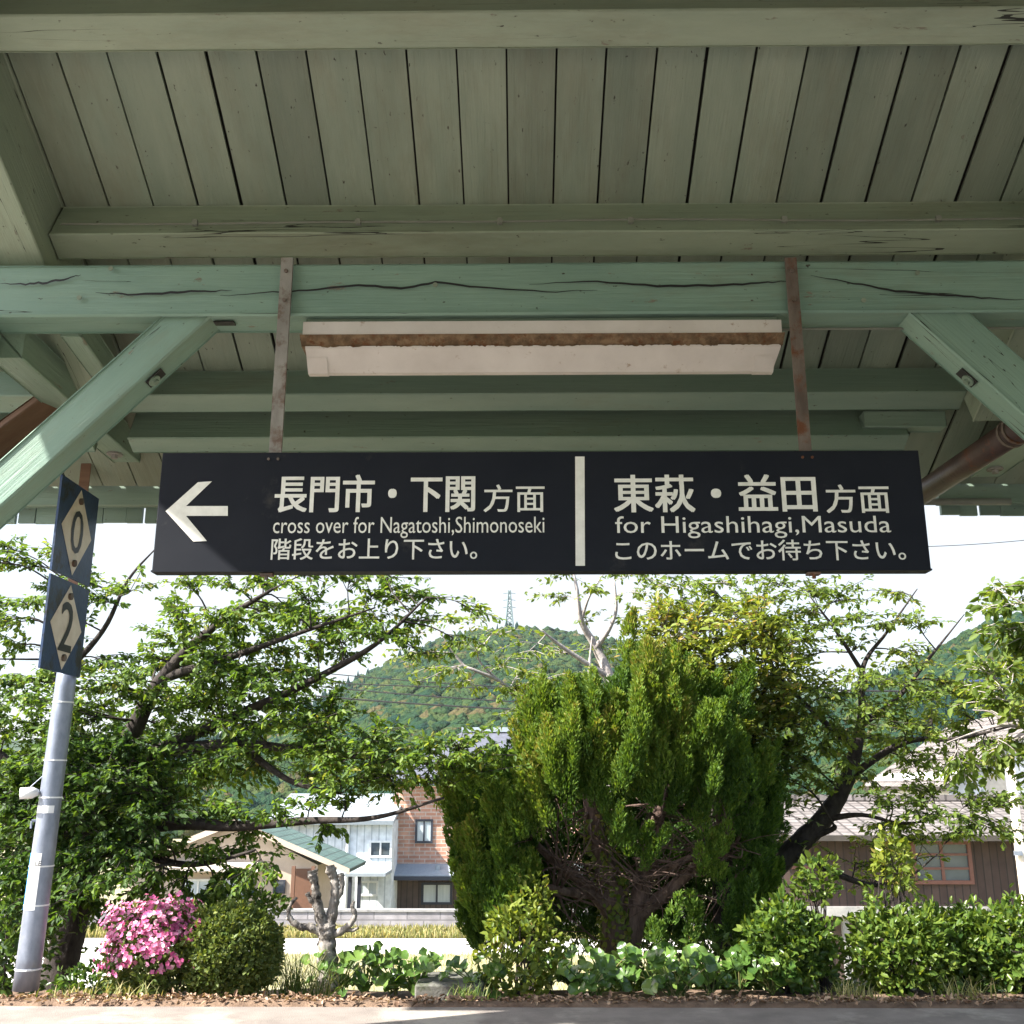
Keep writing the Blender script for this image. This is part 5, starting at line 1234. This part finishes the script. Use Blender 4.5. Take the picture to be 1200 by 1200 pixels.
# beige house: gable toward us
Y = 37.0
gx0, gx1 = at(150, 1030, Y).x, at(372, 1030, Y).x; ap = at(280, 962, Y); ez = at(380, 1012, Y).z
bh = thing('beige_house', ((gx0 + gx1) / 2, Y + 4, -5.2), 'beige gabled house with green tiled roof beyond the block wall', 'house')
m_ = MB(); m_.prism_y([(gx0, -5.2), (gx1, -5.2), (gx1, ez - .05), (ap.x, ap.z - .12), (gx0, ez - .05)], Y, Y + 3.0); m_.build('gable_wall', M['beige'], bh)
ro = at(413, 1013, Y).x; lo = 2 * ap.x - ro
for xe, nm in ((ro, 'roof'), (lo, 'roof')):
    slab_roof(nm, [(xe, Y - .55, ez - .14), (xe, Y + 3.3, ez - .14), (ap.x, Y + 3.3, ap.z + .08), (ap.x, Y - .55, ap.z + .08)], .14, M['green_tile'], bh)
m_ = MB(); tb_ = .2
for xe in (ro, lo):
    m_.add([(xe, Y - .6, ez - .30), (xe, Y - .6, ez - .12), (ap.x, Y - .6, ap.z + .09), (ap.x, Y - .6, ap.z - .12), (xe, Y - .56, ez - .30), (xe, Y - .56, ez - .12), (ap.x, Y - .56, ap.z + .09), (ap.x, Y - .56, ap.z - .12)],
           [(0, 1, 2, 3), (7, 6, 5, 4), (0, 4, 5, 1), (3, 2, 6, 7), (0, 3, 7, 4)])
m_.build('bargeboard', M['beige'], bh)
window(321, 334, 1031, 1047, Y, bh, M['frame_dark'], M['glass'], bars=(), t=.06)
window(262, 290, 1028, 1056, Y, bh, M['frame_white'], M['glass_curtain'], bars=(.5,), t=.07)
window(218, 246, 1030, 1056, Y, bh, M['frame_white'], M['glass_curtain'], bars=(.5,), t=.07)
q0 = at(196, 1012, Y - .8); q1 = at(302, 1022, Y - .8); m_ = MB(); m_.box((q0.x, Y - .8, q1.z), (q1.x, Y - .02, q0.z)); m_.build('porch_roof', M['cream'], bh)
q0 = at(345, 1018, Y - .02); q1 = at(366, 1062, Y - .02); m_ = MB(); m_.box((q0.x, Y - .03, -5.1), (q1.x, Y + .02, q0.z)); m_.build('door', M['brown_door'], bh)
for px in (344, 367): m_ = MB(); q = at(px, 1018, Y - .5); m_.box((q.x - .06, Y - .52, -5.2), (q.x + .06, Y - .40, ez - .05)); m_.build('porch_post', M['brown_door'], bh)
m_ = MB(); q0 = at(293, 1041, Y - .1); m_.box((q0.x - .12, Y - .12, q0.z - .2), (q0.x + .12, Y - .002, q0.z + .2)); m_.build('meter_box', M['plate_blue'], bh)

# wooden building at the right
Y = 24.0
vx0, vx1 = at(905, 1020, Y).x, at(1420, 1020, Y).x; vt = at(1000, 978, Y).z; vb = at(1000, 1062, Y).z
wb = thing('wooden_building', ((vx0 + vx1) / 2, Y + 3, -3.2), 'long weathered board building with brown tiled roof and red framed window', 'building')
MB().box((vx0, Y, vb), (vx1, Y + 6, vt)).build('board_wall', M['board_wall'], wb)
MB().box((vx0 - .1, Y - .16, at(1000, 1073, Y).z), (vx1, Y + .1, vb - .002)).build('sill_beam', M['concrete'], wb)
MB().box((vx0, Y + .35, -3.3), (vx1, Y + 6, at(1000, 1073, Y).z - .002)).build('ground_floor_wall', M['dark_wood'], wb)
for px in (992, 1090, 1180): m_ = MB(); q = at(px, 1080, Y); m_.box((q.x - .07, Y + .05, -3.3), (q.x + .07, Y + .19, at(1000, 1073, Y).z - .004)); m_.build('support_post', M['concrete'], wb)
rz = at(1000, 938, Y + 3).z
slab_roof('roof', [(vx0 - .3, Y - .6, at(1000, 979, Y - .6).z), (vx1 + .3, Y - .6, at(1000, 979, Y - .6).z), (vx1 + .3, Y + 3, rz), (vx0 - .3, Y + 3, rz)], .12, M['old_tile'], wb)
slab_roof('roof', [(vx1 + .3, Y + 6.6, at(1000, 979, Y - .6).z), (vx0 - .3, Y + 6.6, at(1000, 979, Y - .6).z), (vx0 - .3, Y + 3, rz - .01), (vx1 + .3, Y + 3, rz - .01)], .12, M['old_tile'], wb)
MB().box((vx0 - .3, Y + 2.85, rz), (vx1 + .3, Y + 3.15, rz + .14)).build('ridge', M['old_tile'], wb)
window(1066, 1141, 985, 1036, Y, wb, M['red_frame'], M['glass'], bars=(.5,), hbars=(.36, .68), t=.08)
window(925, 950, 985, 1018, Y, wb, M['red_frame'], M['glass'], bars=(.5,), hbars=(.5,), t=.07)

# white gabled storehouse behind it
Y = 33.0
ss = thing('storehouse', (at(1200, 900, Y).x, Y + 4, -5.2), 'white plaster storehouse gable above the tiled roof at the right', 'building')
k0 = at(1112, 930, Y).x; k1 = 2 * at(1230, 900, Y).x - k0; kz = at(1112, 912, Y).z; kap = at(1230, 838, Y)
m_ = MB(); m_.prism_y([(k0, -5.2), (k1, -5.2), (k1, kz), (kap.x, kap.z), (k0, kz)], Y, Y + 7); m_.build('plaster_wall', M['plaster'], ss)
for xe in (at(1097, 920, Y).x, 2 * kap.x - at(1097, 920, Y).x):
    slab_roof('roof', [(xe, Y - .5, at(1097, 922, Y).z), (xe, Y + 7.4, at(1097, 922, Y).z), (kap.x, Y + 7.4, kap.z + .2), (kap.x, Y - .5, kap.z + .2)], .16, M['old_tile'], ss)
m_ = MB(); m_.box((at(1155, 930, Y).x, Y - .02, -1), (at(1180, 930, Y).x, Y - .002, at(1155, 905, Y).z)); m_.build('board_panel', M['cream'], ss)
# utility pole at the right edge
q = at(1194, 985, 20)
up_ = thing('utility_pole', (q.x, 20, -3.2), 'pale concrete utility pole at the right edge before the wooden building', 'pole')
m_ = MB(); m_.tube([(q.x, 20, -3.2), (q.x, 20, at(1194, 892, 20).z)], [.10, .085], 14); m_.build('shaft', M['cream'], up_, True)
m_ = MB(); m_.box((q.x - .16, 19.86, at(1194, 1002, 20).z), (q.x - .02, 19.92, at(1194, 1000, 20).z + .05)); m_.build('crossarm', M['galv'], up_)

# overhead cables
hm, hn, ho = new_mat('haze_air'); pv = hn.nodes.new('ShaderNodeVolumePrincipled'); pv.inputs['Color'].default_value = (.86, .93, 1, 1); pv.inputs['Density'].default_value = .00011; pv.inputs['Anisotropy'].default_value = .2
hn.links.new(pv.outputs[0], ho.inputs['Volume']); M['haze'] = hm
M['wire'] = flat_mat('black_wire', (.02, .02, .022), rough=.6)
def wire(p0, p1, rad, label, sag=.4):
    a, b = Vector(p0), Vector(p1); m_ = MB(); pts = []
    for i in range(25):
        t = i / 24; p = a.lerp(b, t); p.z -= sag * 4 * t * (1 - t); pts.append(p)
    m_.tube(pts, rad, 5); o = m_.build('overhead_cable', M['wire'], origin=tuple(a)); return tag(o, label, 'cable', 'overhead cables before the hill')
for (xa, ya, xb, yb, rad, lab) in ((330, 784, 760, 812, .018, 'topmost overhead cable crossing before the wooded hill'), (330, 797, 760, 806, .020, 'second overhead cable from the top before the hill'),
                                   (330, 800, 760, 829, .022, 'third overhead cable from the top before the hill'), (330, 812, 760, 836, .028, 'lowest thick overhead cable above the tiled roof')):
    wire(at(xa, ya, 34), at(xb, yb, 34), rad, lab, .12)
wire(at(930, 806, 22), at(1290, 796, 22), .022, 'telephone cable carrying a dark closure at the right', .15)
wire(at(960, 640, 22), at(1290, 622, 22), .008, 'thin wire across the bright sky right of the sign', .15)
c = at(1143, 801.5, 22); m_ = MB(); m_.tube([c + Vector((-.42, 0, 0)), c + Vector((-.36, 0, 0)), c + Vector((.36, 0, .0)), c + Vector((.42, 0, 0))], [.04, .10, .10, .04], 10)
o = m_.build('cable_closure', M['plate_blue'], None, True, origin=tuple(c)); tag(o, 'dark blue closure slung on the telephone cable', 'cable closure')

# lattice pylon on the ridge
Y = 428.0; pb_ = at(597, 745, Y); pt_ = at(597, 692, Y); H = pt_.z - pb_.z
py = thing('pylon', (pb_.x, Y, pb_.z), 'pale lattice transmission pylon on the hill top', 'pylon')
m_ = MB()
def leg(sx, sy, t): w = 1.9 * (1 - t) ** 1.2 + .35; return Vector((pb_.x + sx * w, Y + sy * w, pb_.z - 2 + (H + 2) * t))
M['pylon'] = flat_mat('pylon_steel', (.10, .15, .15), rough=.5)
for sx in (-1, 1):
    for sy in (-1, 1): m_ = MB(); m_.tube([leg(sx, sy, t) for t in np.linspace(0, 1, 8)], .24, 4); m_.build('leg', M['pylon'], py)
m_ = MB(); lv_ = np.linspace(0, 1, 11)
for i in range(10):
    for (a, b) in (((-1, -1), (1, -1)), ((1, -1), (1, 1)), ((1, 1), (-1, 1)), ((-1, 1), (-1, -1))):
        m_.tube([leg(*a, lv_[i]), leg(*b, lv_[i + 1])], .13, 4); m_.tube([leg(*b, lv_[i]), leg(*a, lv_[i + 1])], .13, 4)
m_.build('bracing', M['pylon'], py)
for t in (.62, .78, .93): m_ = MB(); z = pb_.z + H * t; m_.tube([(pb_.x - 2.6, Y, z), (pb_.x, Y, z + .35), (pb_.x + 2.6, Y, z)], .12, 4); m_.build('crossarm', M['pylon'], py)

# ================================================================== AIR
hz = MB().box((-900, -60, -8), (1000, 640, 125)).build('haze', M['haze']); hz['kind'] = 'stuff'
for m in bpy.data.meshes: m.update()
